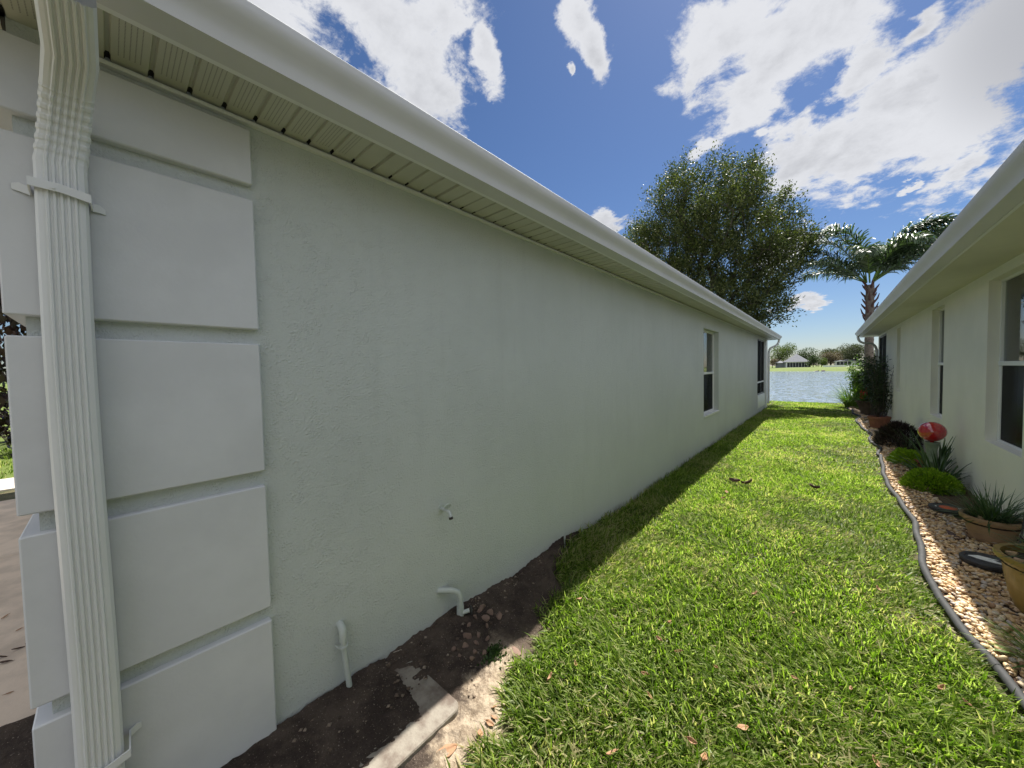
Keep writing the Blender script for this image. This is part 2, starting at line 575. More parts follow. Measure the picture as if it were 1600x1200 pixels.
M_peb = per_island('pebble', [(0.30, 0.17, 0.09), (0.52, 0.34, 0.16), (0.58, 0.40, 0.20), (0.64, 0.46, 0.25), (0.70, 0.56, 0.38), (0.40, 0.35, 0.31), (0.60, 0.37, 0.17)], 0.55, 0.15)
M_grass = foliage('grass_blades', [(0.050, 0.095, 0.012), (0.115, 0.19, 0.018), (0.215, 0.29, 0.045), (0.40, 0.45, 0.20)], 0.58, 0.45, 0.35,
                  patch=0.14, dry=(0.44, 0.39, 0.22), dryamt=0.38)
M_oak = foliage('oak_leaves', [(0.026, 0.040, 0.011), (0.050, 0.072, 0.018), (0.095, 0.115, 0.034), (0.16, 0.175, 0.06)], 0.22, 0.55, 0.3)
M_palm = foliage('palm_leaves', [(0.045, 0.080, 0.038), (0.08, 0.125, 0.065), (0.13, 0.175, 0.105)], 0.2, 0.42, 0.38)
M_fern = foliage('fern_leaves', [(0.06, 0.12, 0.02), (0.11, 0.20, 0.03), (0.18, 0.27, 0.06)], 0.3, 0.45)
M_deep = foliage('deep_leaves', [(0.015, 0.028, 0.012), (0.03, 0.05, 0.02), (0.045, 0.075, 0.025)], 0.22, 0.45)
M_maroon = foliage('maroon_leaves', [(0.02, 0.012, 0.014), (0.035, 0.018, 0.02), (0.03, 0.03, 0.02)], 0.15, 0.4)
M_lime = foliage('lime_leaves', [(0.14, 0.24, 0.015), (0.22, 0.36, 0.02), (0.34, 0.48, 0.04)], 0.35, 0.5)
M_strap = foliage('strap_leaves', [(0.03, 0.065, 0.025), (0.05, 0.10, 0.035), (0.09, 0.15, 0.06)], 0.22, 0.35, 0.5)
M_strapbright = foliage('bright_strap', [(0.08, 0.16, 0.03), (0.14, 0.24, 0.05), (0.3, 0.34, 0.12)], 0.3, 0.4, 0.5)
M_far = [foliage('far_leaves', c, 0.2, 0.6, 0.3) for c in (
    [(0.06, 0.09, 0.015), (0.13, 0.17, 0.03)], [(0.03, 0.055, 0.02), (0.07, 0.10, 0.035)],
    [(0.11, 0.085, 0.06), (0.18, 0.14, 0.10)], [(0.05, 0.06, 0.03), (0.10, 0.11, 0.06)])]


def glass_mat(name, tint, refl_rough=0.02, refl=1.0):
    mt = bpy.data.materials.new(name)
    mt.use_nodes = True
    t = NT(mt.node_tree)
    tr = t.node('ShaderNodeBsdfTransparent')
    t.put(tr.inputs[0], tint)
    gl = t.node('ShaderNodeBsdfGlossy')
    gl.inputs['Roughness'].default_value = refl_rough
    fr = t.node('ShaderNodeFresnel')
    fr.inputs[0].default_value = 1.5
    mx = t.node('ShaderNodeMixShader')
    t.put(mx.inputs[0], t.math('MULTIPLY', fr.outputs[0], refl))
    t.nt.links.new(tr.outputs[0], mx.inputs[1])
    t.nt.links.new(gl.outputs[0], mx.inputs[2])
    o = t.node('ShaderNodeOutputMaterial')
    t.nt.links.new(mx.outputs[0], o.inputs[0])
    return mt


M_glass = glass_mat('window_glass', (0.85, 0.88, 0.86), 0.01, 0.9)
M_screenglass = glass_mat('screened_glass', (0.28, 0.30, 0.34), 0.25, 0.25)
M_mesh = glass_mat('insect_screen', (0.22, 0.22, 0.22), 0.6, 0.08)


def soffit_mat():
    """white vented vinyl: rows of small holes in the vented panels near the corner"""
    mt = bpy.data.materials.new('vented_soffit')
    mt.use_nodes = True
    t = NT(mt.node_tree)
    tc = t.node('ShaderNodeTexCoord').outputs['Object']
    sp = t.node('ShaderNodeSeparateXYZ')
    t.put(sp.inputs[0], tc)
    x, y = sp.outputs[0], sp.outputs[1]
    u = t.math('FRACT', t.math('DIVIDE', t.math('ADD', y, 0.65 - 0.009 + 0.0958 * 10), 0.0958))
    inrow = t.math('MULTIPLY', t.math('GREATER_THAN', u, 0.30), t.math('LESS_THAN', u, 0.90))
    fy = t.math('ABSOLUTE', t.math('SUBTRACT', t.math('FRACT', t.math('MULTIPLY', u, 8.0)), 0.5))
    fx = t.math('ABSOLUTE', t.math('SUBTRACT', t.math('FRACT', t.math('DIVIDE', x, 0.0062)), 0.5))
    hole = t.math('MULTIPLY', t.math('LESS_THAN', fy, 0.11), t.math('LESS_THAN', fx, 0.27))
    inx = t.math('MULTIPLY', t.math('GREATER_THAN', x, -1.66), t.math('LESS_THAN', x, -1.475))
    vent = t.math('LESS_THAN', y, 0.76)
    hole = t.math('MULTIPLY', t.math('MULTIPLY', hole, inrow), t.math('MULTIPLY', inx, vent))
    c = t.mix(t.ss(t.noise(tc, 3, 4), 0.3, 0.7), (0.56, 0.56, 0.48), (0.52, 0.52, 0.44))
    c = t.mix(t.math('MULTIPLY', hole, 0.8), c, (0.08, 0.08, 0.07))
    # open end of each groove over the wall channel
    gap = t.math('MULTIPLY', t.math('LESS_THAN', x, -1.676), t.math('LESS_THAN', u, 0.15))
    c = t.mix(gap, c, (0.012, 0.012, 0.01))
    b = t.node('ShaderNodeBsdfPrincipled')
    t.put(b.inputs['Base Color'], c)
    b.inputs['Roughness'].default_value = 0.5
    o = t.node('ShaderNodeOutputMaterial')
    t.nt.links.new(b.outputs[0], o.inputs[0])
    return mt


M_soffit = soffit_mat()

# ---------------------------------------------------------------- ground, water, driveway, bed
NEAR_END = 19.3


def ground_h(x, y):
    y1 = NEAR_END + 0.12 * math.sin(x * 1.3) + 0.06 * math.sin(x * 3.1)
    far0 = 190 - 0.85 * x
    if y < y1:
        z = 0.0
    elif y < y1 + 1.6:
        t = (y - y1) / 1.6
        z = -1.5 * t * t * (3 - 2 * t)
    elif y < far0:
        z = -1.5
    elif y < far0 + 22:
        t = (y - far0) / 22
        z = -1.5 + 2.0 * min(1, t * 2.5) * 0.55 + 1.0 * t
    else:
        z = 0.6
    return z


def gmat():
    mt = bpy.data.materials.new('ground_soil_and_turf')
    mt.use_nodes = True
    t = NT(mt.node_tree)
    tc = t.node('ShaderNodeTexCoord').outputs['Object']
    b = t.node('ShaderNodeBsdfPrincipled')
    soil = t.mix(t.ss(t.noise(tc, 6, 6, 0.65), 0.35, 0.65), (0.045, 0.050, 0.016), (0.10, 0.085, 0.04))
    turf = t.mix(t.ss(t.noise(tc, 1.5, 6, 0.7), 0.3, 0.7), (0.075, 0.11, 0.015), (0.12, 0.16, 0.025))
    sp = t.node('ShaderNodeSeparateXYZ')
    t.put(sp.inputs[0], tc)
    far = t.math('GREATER_THAN', sp.outputs[1], 150.0)
    left = t.math('LESS_THAN', sp.outputs[0], -9.7)
    t.put(b.inputs['Base Color'], t.mix(t.math('MAXIMUM', far, left), soil, turf))
    b.inputs['Roughness'].default_value = 0.95
    bn = t.node('ShaderNodeBump')
    bn.inputs['Strength'].default_value = 0.8
    bn.inputs['Distance'].default_value = 0.02
    t.put(bn.inputs['Height'], t.noise(tc, 40, 5, 0.7))
    t.put(b.inputs['Normal'], bn.outputs[0])
    o = t.node('ShaderNodeOutputMaterial')
    t.nt.links.new(b.outputs[0], o.inputs[0])
    return mt


xs = [-1500, -700, -300, -150, -90, -60, -40, -25, -15, -10] + [-8 + 0.5 * i for i in range(33)] + [10, 15, 25, 40, 60, 90, 150, 300, 700, 1500]
ys = [-600, -200, -60, -20, -8, 0, 10, 18, 18.8] + [19 + 0.15 * i for i in range(15)] + [22, 40, 80] + [110 + 3 * i for i in range(60)] + [320, 400, 600, 1000, 1600, 2200]
gv = np.array([(x, y, ground_h(x, y)) for y in ys for x in xs])
nx = len(xs)
gf = np.array([(j * nx + i, j * nx + i + 1, (j + 1) * nx + i + 1, (j + 1) * nx + i) for j in range(len(ys) - 1) for i in range(nx - 1)])
M_ground = gmat()
tag(arr_obj('ground', gv, gf, M_ground, smooth=True), kind='structure')


def water_mat():
    mt = bpy.data.materials.new('lake_water')
    mt.use_nodes = True
    t = NT(mt.node_tree)
    tc = t.node('ShaderNodeTexCoord').outputs['Object']
    b = t.node('ShaderNodeBsdfPrincipled')
    t.put(b.inputs['Base Color'], (0.16, 0.20, 0.24))
    b.inputs['Roughness'].default_value = 0.12
    b.inputs['IOR'].default_value = 1.33
    mp = t.node('ShaderNodeMapping')
    t.put(mp.inputs[0], tc)
    mp.inputs['Scale'].default_value = (1.0, 0.55, 1)
    # wavelets: the surface normal itself is ruffled, so glints survive at a distance
    g = t.node('ShaderNodeNewGeometry')
    n1 = t.vmath('SUBTRACT', t.noise(mp.outputs[0], 2.2, 4, 0.65, 0.5, 'Color'), (0.5, 0.5, 0.5))
    n2 = t.vmath('SUBTRACT', t.noise(mp.outputs[0], 0.45, 3, 0.6, 0.3, 'Color'), (0.5, 0.5, 0.5))
    s_ = t.vmath('ADD', t.vmath('SCALE', n1, 1.7), t.vmath('SCALE', n2, 0.45))
    s_ = t.vmath('MULTIPLY', s_, (1.0, 1.0, 0.0))
    t.put(b.inputs['Normal'], t.vmath('NORMALIZE', t.vmath('ADD', g.outputs['Normal'], s_)))
    o = t.node('ShaderNodeOutputMaterial')
    t.nt.links.new(b.outputs[0], o.inputs[0])
    return mt


wv = [(-400, 19.9, -1.0), (400, 19.9, -1.0), (400, 560, -1.0), (-400, 560, -1.0)]
# the lake stops inside the far bank
wv[2] = (400, 225 - 0.85 * 400 + 200, -1.0)
mb = MB().add([(-400, 19.6, -1.0), (200, 19.6, -1.0), (200, 196 - 170, -1.0), (-400, 196 + 340, -1.0)], [(0, 1, 2, 3)])
tag(mb.build('lake_water', water_mat()), kind='structure')

mb = MB()
for i, (a, b_) in enumerate(((-7.9, -5.35), (-5.34, -2.62))):
    for c, d in ((-4.6, -2.4), (-2.39, -0.16)):
        mb.box(a, b_, c, d, -0.05, 0.03, 0.006)
tag(mb.build('driveway', M_conc), kind='structure')
mb = MB().box(-9.7, -8.75, -9.0, 9.0, -0.05, 0.025, 0.006)
tag(mb.build('front_path', mat('path_concrete', (0.55, 0.50, 0.43), 0.85, 0.15, 4)), kind='structure')


def interp(pts, y):
    a = np.array(sorted(pts))
    return np.interp(y, a[:, 0], a[:, 1])


LEFT_EDGE = [(-2, -0.6), (0.3, -0.93), (0.6, -0.99), (0.89, -1.03), (1.07, -1.10), (1.22, -1.16), (1.52, -1.25), (1.66, -1.29), (2.0, -1.44), (2.3, -1.60), (2.55, -1.71), (30, -1.71)]
EDGE = [(-1.0, 1.05), (1.0, 0.92), (1.6, 0.83), (2.2, 0.745), (2.647, .671), (2.92, .641), (3.161, .585), (3.496, .54), (4.061, .553), (4.5, .61), (5.01, .645), (5.605, .618), (6.1, .585), (6.546, .579), (7.0, .60), (7.324, .626), (7.9, .655),
        (8.6, .66), (9.2, .686), (9.9, .70), (10.6, .69), (11.28, .684), (12.0, .66), (12.5, .60), (13.024, .605), (13.8, .66), (14.6, .70), (15.1, .68), (15.568, .64), (16.6, .59), (17.8, .53), (18.4, .50)]


# dark loose soil against the house, heaped by the wall
def soil_h(x, y):
    t = (x + 1.71) / 0.8
    h = 0.035 + 0.05 * max(0, 1 - t * 2.2) + 0.02 * math.sin(y * 5.1 + x * 3) * max(0, 1 - t)
    return h


def fractal(x, y):
    return (math.sin(x * 31 + y * 17) * .5 + math.sin(x * 57 - y * 43 + 1.3) * .3 + math.sin(x * 117 + y * 131) * .2)


nxs, nys = 60, 210
sv, sf = [], []
for j in range(nys + 1):
    y = -1.2 + 4.7 * j / nys
    e = float(interp(LEFT_EDGE, y)) + 0.03 + 0.02 * math.sin(y * 19) + 0.015 * math.sin(y * 43)
    for i in range(nxs + 1):
        t = i / nxs
        x0 = -2.6 if y < -0.15 else -1.72
        x = x0 + (e - x0) * t
        fall = min(1, (1 - t) * 5)
        end = max(0.0, min(1, (3.4 - y) * 1.3))
        z = 0.002 + (soil_h(x, y) + 0.013 * fractal(x, y) + 0.010 * random.random()) * fall * end * (1 if y > -.1 else .45)
        # trodden sandy part by the pad
        sv.append((x, y, z))
for j in range(nys):
    for i in range(nxs):
        k = j * (nxs + 1) + i
        sf.append((k, k + 1, k + nxs + 2, k + nxs + 1))


def soil_mat():
    mt = bpy.data.materials.new('loose_soil')
    mt.use_nodes = True
    t = NT(mt.node_tree)
    tc = t.node('ShaderNodeTexCoord').outputs['Object']
    b = t.node('ShaderNodeBsdfPrincipled')
    c = t.mix(t.ss(t.noise(tc, 5, 6, 0.7), 0.35, 0.65), (0.042, 0.031, 0.025), (0.095, 0.072, 0.056))
    sp = t.node('ShaderNodeSeparateXYZ')
    t.put(sp.inputs[0], tc)
    # pale sandy stretch along the outer side
    s = t.math('ADD', t.math('MULTIPLY', sp.outputs[0], 0.92), t.math('MULTIPLY', sp.outputs[1], 0.38))
    s = t.math('ADD', s, t.math('MULTIPLY', t.noise(tc, 7, 5, 0.7), 0.35))
    m1 = t.math('MULTIPLY', t.ss(s, -0.61, -0.52), t.ss(sp.outputs[1], 1.32, 1.5, 1.0, 0.0))
    c = t.mix(m1, c, t.mix(t.ss(t.noise(tc, 26, 5, .7), .4, .62), (0.40, 0.325, 0.24), (0.22, 0.17, 0.12)))
    speck = t.ss(t.noise(tc, 160, 2, 0.5), 0.66, 0.72)
    c = t.mix(t.math('MULTIPLY', speck, 0.5), c, (0.5, 0.42, 0.33))
    t.put(b.inputs['Base Color'], c)
    b.inputs['Roughness'].default_value = 0.95
    b.inputs['Specular IOR Level'].default_value = 0.2
    bn = t.node('ShaderNodeBump')
    bn.inputs['Strength'].default_value = 0.9
    bn.inputs['Distance'].default_value = 0.012
    t.put(bn.inputs['Height'], t.math('ADD', t.noise(tc, 70, 5, 0.7), t.noise(tc, 18, 4, .6)))
    t.put(b.inputs['Normal'], bn.outputs[0])
    o = t.node('ShaderNodeOutputMaterial')
    t.nt.links.new(b.outputs[0], o.inputs[0])
    return mt


tag(arr_obj('soil', sv, sf, soil_mat(), smooth=True), kind='structure')

# planting bed under the stones: dark mulch
bv, bf = [], []
nb = 14
yy = np.arange(-1.0, 19.2, 0.12)
for y in yy:
    e = float(interp(EDGE, y))
    for i in range(nb + 1):
        x = e + (1.275 - e) * i / nb
        bv.append((x, y, 0.012 + 0.012 * random.random() + 0.02 * (i / nb)))
for j in range(len(yy) - 1):
    for i in range(nb):
        k = j * (nb + 1) + i
        bf.append((k, k + 1, k + nb + 2, k + nb + 1))
M_mulch = mat('dark_mulch', (0.055, 0.035, 0.024), 0.95, 0, 22, col2=(0.13, 0.075, 0.045), bump=1.0, bscale=70, bdist=0.02)
tag(arr_obj('planting_bed', bv, bf, M_mulch), kind='structure')

# ---------------------------------------------------------------- left house
H_L = thing('stucco_house', 'pale grey-green stucco house with white corner blocks filling the left side', 'house', (-5, 8, 0))
H_L.location = (0, 0, 0)
WX = -1.71
WIN = (7.27, 8.48, 0.65, 2.285)
SCR = (14.02, 15.72, 0.60, 2.47)
mb = MB()
wall_x(mb, WX, 1, -0.15, 16.4, -0.3, 2.75, [WIN, SCR])
mb.box(-8.0, WX - 0.002, -0.15, 0.05, -0.3, 2.75)
mb.box(-8.0, WX - 0.002, 16.2, 16.4, -0.3, 2.75)
mb.box(-8.2, -8.0, -0.15, 16.4, -0.3, 2.75)
mb.build('wall', M_wall, H_L)
MB().box(-7.9, -1.95, 0.1, 16.1, 2.62, 2.70).build('ceiling', M_dark, H_L)

# rusticated corner blocks (side strip of the corner)
zb = [(-0.25, 0.571 - 0.497), None]
rows = [(-0.49 + 0.003, 0.012), (0.074, 0.571), (0.626, 1.122), (1.182, 1.686), (1.743, 2.245), (2.302, 2.512)]
for k, (a, b_) in enumerate(rows[1:]):
    MB().box(-2.30, -1.680, -0.185, 0.40, a, b_, 0.004).build('corner_block', M_block, H_L)

# soffit: grooved vinyl planks running out from the wall to the fascia
FX, SZ = -1.450, 2.565
prof = []
y = -0.65
k = 0
ysg = []
pitch = 0.0958
while y < 17.0:
    y0 = y + 0.009
    big = (k % 4 == 0 and y > 0.6)
    g = 0.020 if big else 0.015
    dp = 0.013 if big else 0.009
    ysg += [(y0, SZ), (y0 + 0.004, SZ + dp), (y0 + g - 0.004, SZ + dp), (y0 + g, SZ)]
    y += pitch
    k += 1
mb = MB()
n = len(ysg)
x_in = WX - 0.005
vs = [(x_in, a, z) for a, z in ysg] + [(FX, a, z) for a, z in ysg]
mb.add(vs, [(i, i + 1, n + i + 1, n + i) for i in range(n - 1)])
# front eave
mb.add([(-8.6, -0.65, SZ + .001), (x_in, -0.65, SZ + .001), (x_in, -0.15, SZ + .001), (-8.6, -0.15, SZ + .001)], [(0, 1, 2, 3)])
mb.add([(-8.6, 16.4, SZ + .001), (x_in, 16.4, SZ + .001), (x_in, 16.9, SZ + .001), (-8.6, 16.9, SZ + .001)], [(0, 1, 2, 3)])
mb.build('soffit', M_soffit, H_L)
# J channel along the wall top
mb = MB()
mb.sweep_y([(WX + .001, 2.538), (WX + .022, 2.538), (WX + .022, 2.549), (WX + .004, 2.549), (WX + .004, 2.562), (WX + .001, 2.562)], 0.0, 16.4, closed=True)
mb.box(WX - .02, WX + .018, -0.62, -0.16, 2.553, 2.563)
mb.build('soffit_trim', M_trim, H_L)
# fascia + K gutter
mb = MB()
mb.box(FX - 0.02, FX, -0.67, 16.92, 2.553, 2.69)
mb.box(-8.6, FX - 0.02, -0.67, -0.65, 2.553, 2.69)
mb.box(-8.6, FX - 0.02, 16.9, 16.92, 2.553, 2.69)
mb.build('fascia', M_trim, H_L)


def k_gutter(mb, x0, s, y0, y1, z):
    """K style gutter, back at x0, opening outward by s (+1/-1), bottom z"""
    o = [(0, .115), (0, .0), (.090, .0), (.093, -.006), (.103, -.006), (.105, .006), (.108, .022), (.113, .038), (.126, .056), (.140, .074), (.149, .090), (.151, .106),
         (.151, .122), (.146, .127), (.136, .125), (.137, .121), (.145, .121), (.147, .116), (.145, .092), (.136, .076), (.122, .058), (.109, .040), (.104, .022), (.100, .004), (.004, .004), (.004, .115)]
    ys_ = list(np.arange(y0, y1, 1.2)) + [y1]
    mb.sweep_y([(x0 + s * a, z + b) for a, b in o][::(1 if s > 0 else -1)], y0, y1, closed=True, ys=ys_)
    for yc in (y0 - .002, y1):      # end caps
        pts = [(x0 + s * a, z + b) for a, b in o[1:14]]
        pts = [(x0, z + .122)] + pts
        vs = [(x, yc, zz_) for x, zz_ in pts] + [(x, yc + .002, zz_) for x, zz_ in pts]
        m_ = len(pts)
        mb.add(vs, [tuple(range(m_)), tuple(range(2 * m_ - 1, m_ - 1, -1))] + [(i, (i + 1) % m_, m_ + (i + 1) % m_, m_ + i) for i in range(m_)])


mb = MB()
k_gutter(mb, FX + .001, 1, -0.80, 16.93, 2.552)
mb.build('gutter', M_gutter, H_L, angle=30)


def hip_roof(x0, x1, y0, y1, z, slope, name='roof', parent=None, material=None, th=0.05):
    wdt = x1 - x0
    rise = math.tan(math.radians(slope)) * wdt / 2
    xm = (x0 + x1) / 2
    ya, yb = y0 + wdt / 2, y1 - wdt / 2
    if ya > yb:
        ya = yb = (y0 + y1) / 2
    vs = [(x0, y0, z), (x1, y0, z), (x1, y1, z), (x0, y1, z), (xm, ya, z + rise), (xm, yb, z + rise)]
    vs += [(a, b, c - th) for a, b, c in vs]
    fs = [(0, 1, 4), (1, 2, 5, 4), (2, 3, 5), (3, 0, 4, 5), (0, 6, 7, 1), (1, 7, 8, 2), (2, 8, 9, 3), (3, 9, 6, 0), (6, 10, 7), (7, 10, 11, 8), (8, 11, 9), (9, 11, 10, 6)]
    return MB().add(vs, fs).build(name, material or M_roof, parent)


hip_roof(-8.55, -1.40, -0.70, 16.95, 2.72, 22, parent=H_L)


def downspout(parent, path, name='downspout', straps=(), w_=0.095, d_=0.068, label=None, extra_labels=None, crimp_from=None):
    """fluted rectangular pipe: path is a list of (x, y, z, nx, nz) where (nx,nz) is the outward normal in the xz plane"""
    # profile across (y) and outward (n)
    pr = [(-w_ / 2, 0), (-w_ / 2, d_ - .012), (-w_ / 2 + .006, d_ - .003), (-w_ / 2 + .014, d_)]
    yy_ = -0.026
    for i in range(5):
        pr += [(yy_ - .0035, d_), (yy_ - .001, d_ + .005), (yy_ + .003, d_ + .005), (yy_ + .0055, d_)]
        yy_ += 0.0125
    pr += [(w_ / 2 - .014, d_), (w_ / 2 - .006, d_ - .003), (w_ / 2, d_ - .012), (w_ / 2, 0)]
    n_ = len(pr)
    vs = []
    for i, (x, y, z, ax, az, sc) in enumerate(path):
        for a, b in pr:
            a2, b2 = a * sc, (b - d_ / 2) * sc + d_ / 2
            vs.append((x + ax * b2, y + a2, z + az * b2))
    fs = []
    for i in range(len(path) - 1):
        for k_ in range(n_):
            j = (k_ + 1) % n_
            fs.append((i * n_ + k_, i * n_ + j, (i + 1) * n_ + j, (i + 1) * n_ + k_))
    ds = MB().add(vs, fs).build(name, M_white, parent)
    if label: ds['label'] = label
    return ds


path = []
for z in np.arange(0.05, 2.16, 0.05):
    path.append((-1.682 + .012, -0.066 + .004 * math.sin(z * 3), z, 1, 0, 1.0))
# elbow: crimped curve outwards, up to the gutter floor
R_ = 0.30
cx_, cz_ = -1.670 + R_, 2.16
for i in range(0, 66):
    t = i / 65
    a = t * math.radians(68)
    # pivot to the right of the pipe (outwards)
    x = cx_ - R_ * math.cos(a)
    z = cz_ + R_ * math.sin(a)
    sc = 1.0 + (0.022 if i % 6 in (1, 2, 3) else -0.02) * (1 if 3 < i < 44 else 0)
    path.append((x, -0.066 + .035 * t, z, math.cos(a) * 1.0, -math.sin(a) * 1.0, sc))
xa, ya_, za = path[-1][0], path[-1][1], path[-1][2]
for i in range(1, 9):
    s_ = i * .02
    path.append((xa + s_ * math.sin(a), ya_, za + s_ * math.cos(a), math.cos(a), -math.sin(a), 1.0))
ds = downspout(H_L, path, label='white fluted metal downspout beside the corner blocks')


def strap(parent, yc, z, x0=-1.679, tilt=0.0, wd=0.021):
    mb = MB()
    pts = [(x0, yc - .088), (x0 + .003, yc - .075), (x0 + .006, yc - .054), (x0 + .088, yc - .052), (x0 + .091, yc), (x0 + .088, yc + .052), (x0 + .006, yc + .054), (x0 + .003, yc + .07), (x0, yc + .082)]
    vs = []
    for i, (x, y) in enumerate(pts):
        zt = z + tilt * (y - yc)
        h = wd / 2 * (1.1 if 2 <= i <= 6 else (1.15 if i in (1, 7) else .75))
        for q in (0, .003):
            for zz_ in (zt - h, zt + h):
                nx_ = q if abs(y - yc) < .053 or True else 0
                vs.append((x + nx_, y * 1.0 + (q * (1 if y > yc else -1) if 2 <= i <= 6 and i != 4 else 0), zz_ + .003 * math.sin(i * 2.1)))
    fs = []
    for i in range(len(pts) - 1):
        a_, b2 = i * 4, i * 4 + 4
        fs += [(a_, a_ + 1, b2 + 1, b2), (a_ + 2, b2 + 2, b2 + 3, a_ + 3), (a_ + 1, a_ + 3, b2 + 3, b2 + 1), (a_, b2, b2 + 2, a_ + 2)]
    mb.add(vs, fs)
    mb.tube([(x0 + .09, yc - .012, z), (x0 + .096, yc - .012, z)], .004, 8)
    return mb.build('strap', M_white, parent)


strap(ds, -0.068, 2.085, tilt=-0.1)
strap(ds, -0.056, 0.40, tilt=0.35)
MB().box(-1.662, -1.61, -0.105, -0.028, 0.02, 0.051).build('outlet', M_dark, ds)

# window in the left wall
def sash_window(parent, X, side, win, depth=0.10, blinds=True, sill=True, glass2=None, F=.038):
    """white single-hung window set back into the wall, in the plane x=X-side*depth"""
    y0, y1, z0, z1 = win
    xp = X - side * depth

    def bx(mb, xa_, xb, *r):
        a_, b2 = sorted((xp + side * xa_, xp + side * xb))
        mb.box(a_, b2, *r, 0.003)
    w_ = MB()
    bx(w_, -.05, .012, y0, y0 + F, z0, z1)
    bx(w_, -.05, .012, y1 - F, y1, z0, z1)
    bx(w_, -.05, .010, y0 + F, y1 - F, z1 - F, z1)
    bx(w_, -.05, .010, y0 + F, y1 - F, z0, z0 + F)
    wf = w_.build('window', M_trim, parent)
    zm = z0 + (z1 - z0) * 0.485
    mr = MB()
    bx(mr, -.03, .022, y0 + F, y1 - F, zm - .022, zm + .022)
    bx(mr, -.03, .006, y0 + F, y0 + F + .022, z0 + F, zm - .022)
    bx(mr, -.03, .006, y1 - F - .022, y1 - F, z0 + F, zm - .022)
    mr.build('meeting_rail', M_trim, wf)
    up = MB()
    bx(up, -.016, -.012, y0 + F, y1 - F, zm + .022, z1 - F)
    up.build('upper_pane', M_glass, wf)
    lo = MB()
    bx(lo, -.006, -.003, y0 + F + .022, y1 - F - .022, z0 + F, zm - .022)
    lo.build('lower_pane', glass2 or M_screenglass, wf)
    if blinds:
        bl = MB()
        zz_ = z1 - .05
        while zz_ > zm - .03:
            xs_ = xp - side * .085
            bl.add([(xs_ - .02, y0 + .03, zz_ - .012 * side), (xs_ + .02, y0 + .03, zz_ + .012 * side), (xs_ + .02, y1 - .03, zz_ + .012 * side), (xs_ - .02, y1 - .03, zz_ - .012 * side)], [(0, 1, 2, 3)])
            zz_ -= .036
        bl.build('blind', M_trim, wf)
    if sill:
        sl = MB()
        a_, b2 = sorted((xp + side * .010, X + side * .018))
        sl.box(a_, b2, y0 + .001, y1 - .001, z0 - .028, z0 + .006, .003)
        sl.build('sill', M_trim, wf)
    return wf


sash_window(H_L, WX, 1, WIN, 0.10)
# dark room behind the window
MB().box(-3.4, -3.35, 6.6, 9.2, 0, 2.6).build('interior_wall', mat('inner_wall', (0.25, 0.25, 0.24), 0.9), H_L)

# screened porch opening at the far end
sc = MB()
y0, y1, z0, z1 = SCR
xa_, xb_ = WX - .06, WX - .02
for r in ((y0, y0 + .045, z0, z1), (y1 - .045, y1, z0, z1), (y0 + .045, y1 - .045, z1 - .045, z1), (y0 + .045, y1 - .045, z0, z0 + .045), (14.95, 14.99, z0 + .045, z1 - .045)):
    sc.box(xa_, xb_, *r)
so = sc.build('porch_screen', M_bronze, H_L)
sr = MB().box(xa_ + .003, xb_ + .006, y0 + .045, y1 - .045, 1.00, 1.045)
sr.build('rail', M_trim, so)
MB().box(WX - .042, WX - .040, y0 + .045, y1 - .045, z0 + .045, z1 - .045).build('screen_mesh', M_mesh, so)
MB().box(WX + .001, WX + .012, SCR[0] - .02, SCR[1] + .02, 0.16, 0.585, .003).build('kick_panel', M_trim, H_L)
MB().box(WX - .01, WX + .02, 16.0, 16.4, 0.0, 2.53, .004).build('corner_post', M_trim, H_L)


def round_spout(parent, pts, r=0.035, label=None):
    o = MB().tube(pts, r, 12).build('downspout', M_white, parent, angle=50)
    if label: o['label'] = label
    return o


def arc_pts(p0, p1, p2, n=10):
    p0, p1, p2 = map(Vector, (p0, p1, p2))
    return [p0 * (1 - t) ** 2 + p1 * 2 * t * (1 - t) + p2 * t * t for t in [i / n for i in range(n + 1)]]


round_spout(H_L, arc_pts((-1.37, 16.7, 2.55), (-1.37, 16.7, 2.36), (-1.52, 16.55, 2.28), 6) + arc_pts((-1.58, 16.5, 2.25), (-1.655, 16.45, 2.22), (-1.655, 16.43, 2.0), 6) + [(-1.655, 16.43, 0.15)],
            label='far downspout bending back from the gutter end to the porch corner')

# ---------------------------------------------------------------- right house
H_R = thing('stucco_house', 'cream stucco house with tall windows on the right behind the potted plants', 'house')
RX = 1.27
W1 = (5.22, 6.20, 0.72, 2.41)
W2 = (8.10, 8.93, 0.72, 2.41)
W3 = (12.25, 12.82, 0.90, 2.41)
DR = (14.95, 16.85, 0.05, 2.45)
mb = MB()
wall_x(mb, RX, -1, -1.5, 17.1, -0.3, 2.65, [W1, W2, W3, DR])
mb.box(RX + .002, 9, -1.5, -1.3, -.3, 2.65)
mb.box(RX + .002, 9, 16.9, 17.1, -.3, 2.65)
mb.box(9, 9.2, -1.5, 17.1, -.3, 2.65)
mb.build('wall', M_rwall, H_R)
MB().box(1.5, 8.9, -1.2, 16.8, 2.56, 2.6).build('ceiling', M_dark, H_R)
for q, wn_ in enumerate((W1, W2, W3)):
    sash_window(H_R, RX, -1, wn_, 0.09, blinds=(q == 0), sill=False, F=.024)
MB().box(2.9, 2.95, 4.5, 13.5, 0, 2.5).build('interior_wall', mat('inner_wall_cream', (0.42, 0.42, 0.36), 0.9), H_R)
sc = MB()
y0, y1, z0, z1 = DR
for r in ((y0, y0 + .05, z0, z1), (y1 - .05, y1, z0, z1), (y0 + .05, y1 - .05, z1 - .05, z1), (y0 + .05, y1 - .05, z0, z0 + .05), (15.9, 15.95, z0 + .05, z1 - .05)):
    sc.box(RX + .01, RX + .05, *r)
so = sc.build('porch_screen', M_bronze, H_R)
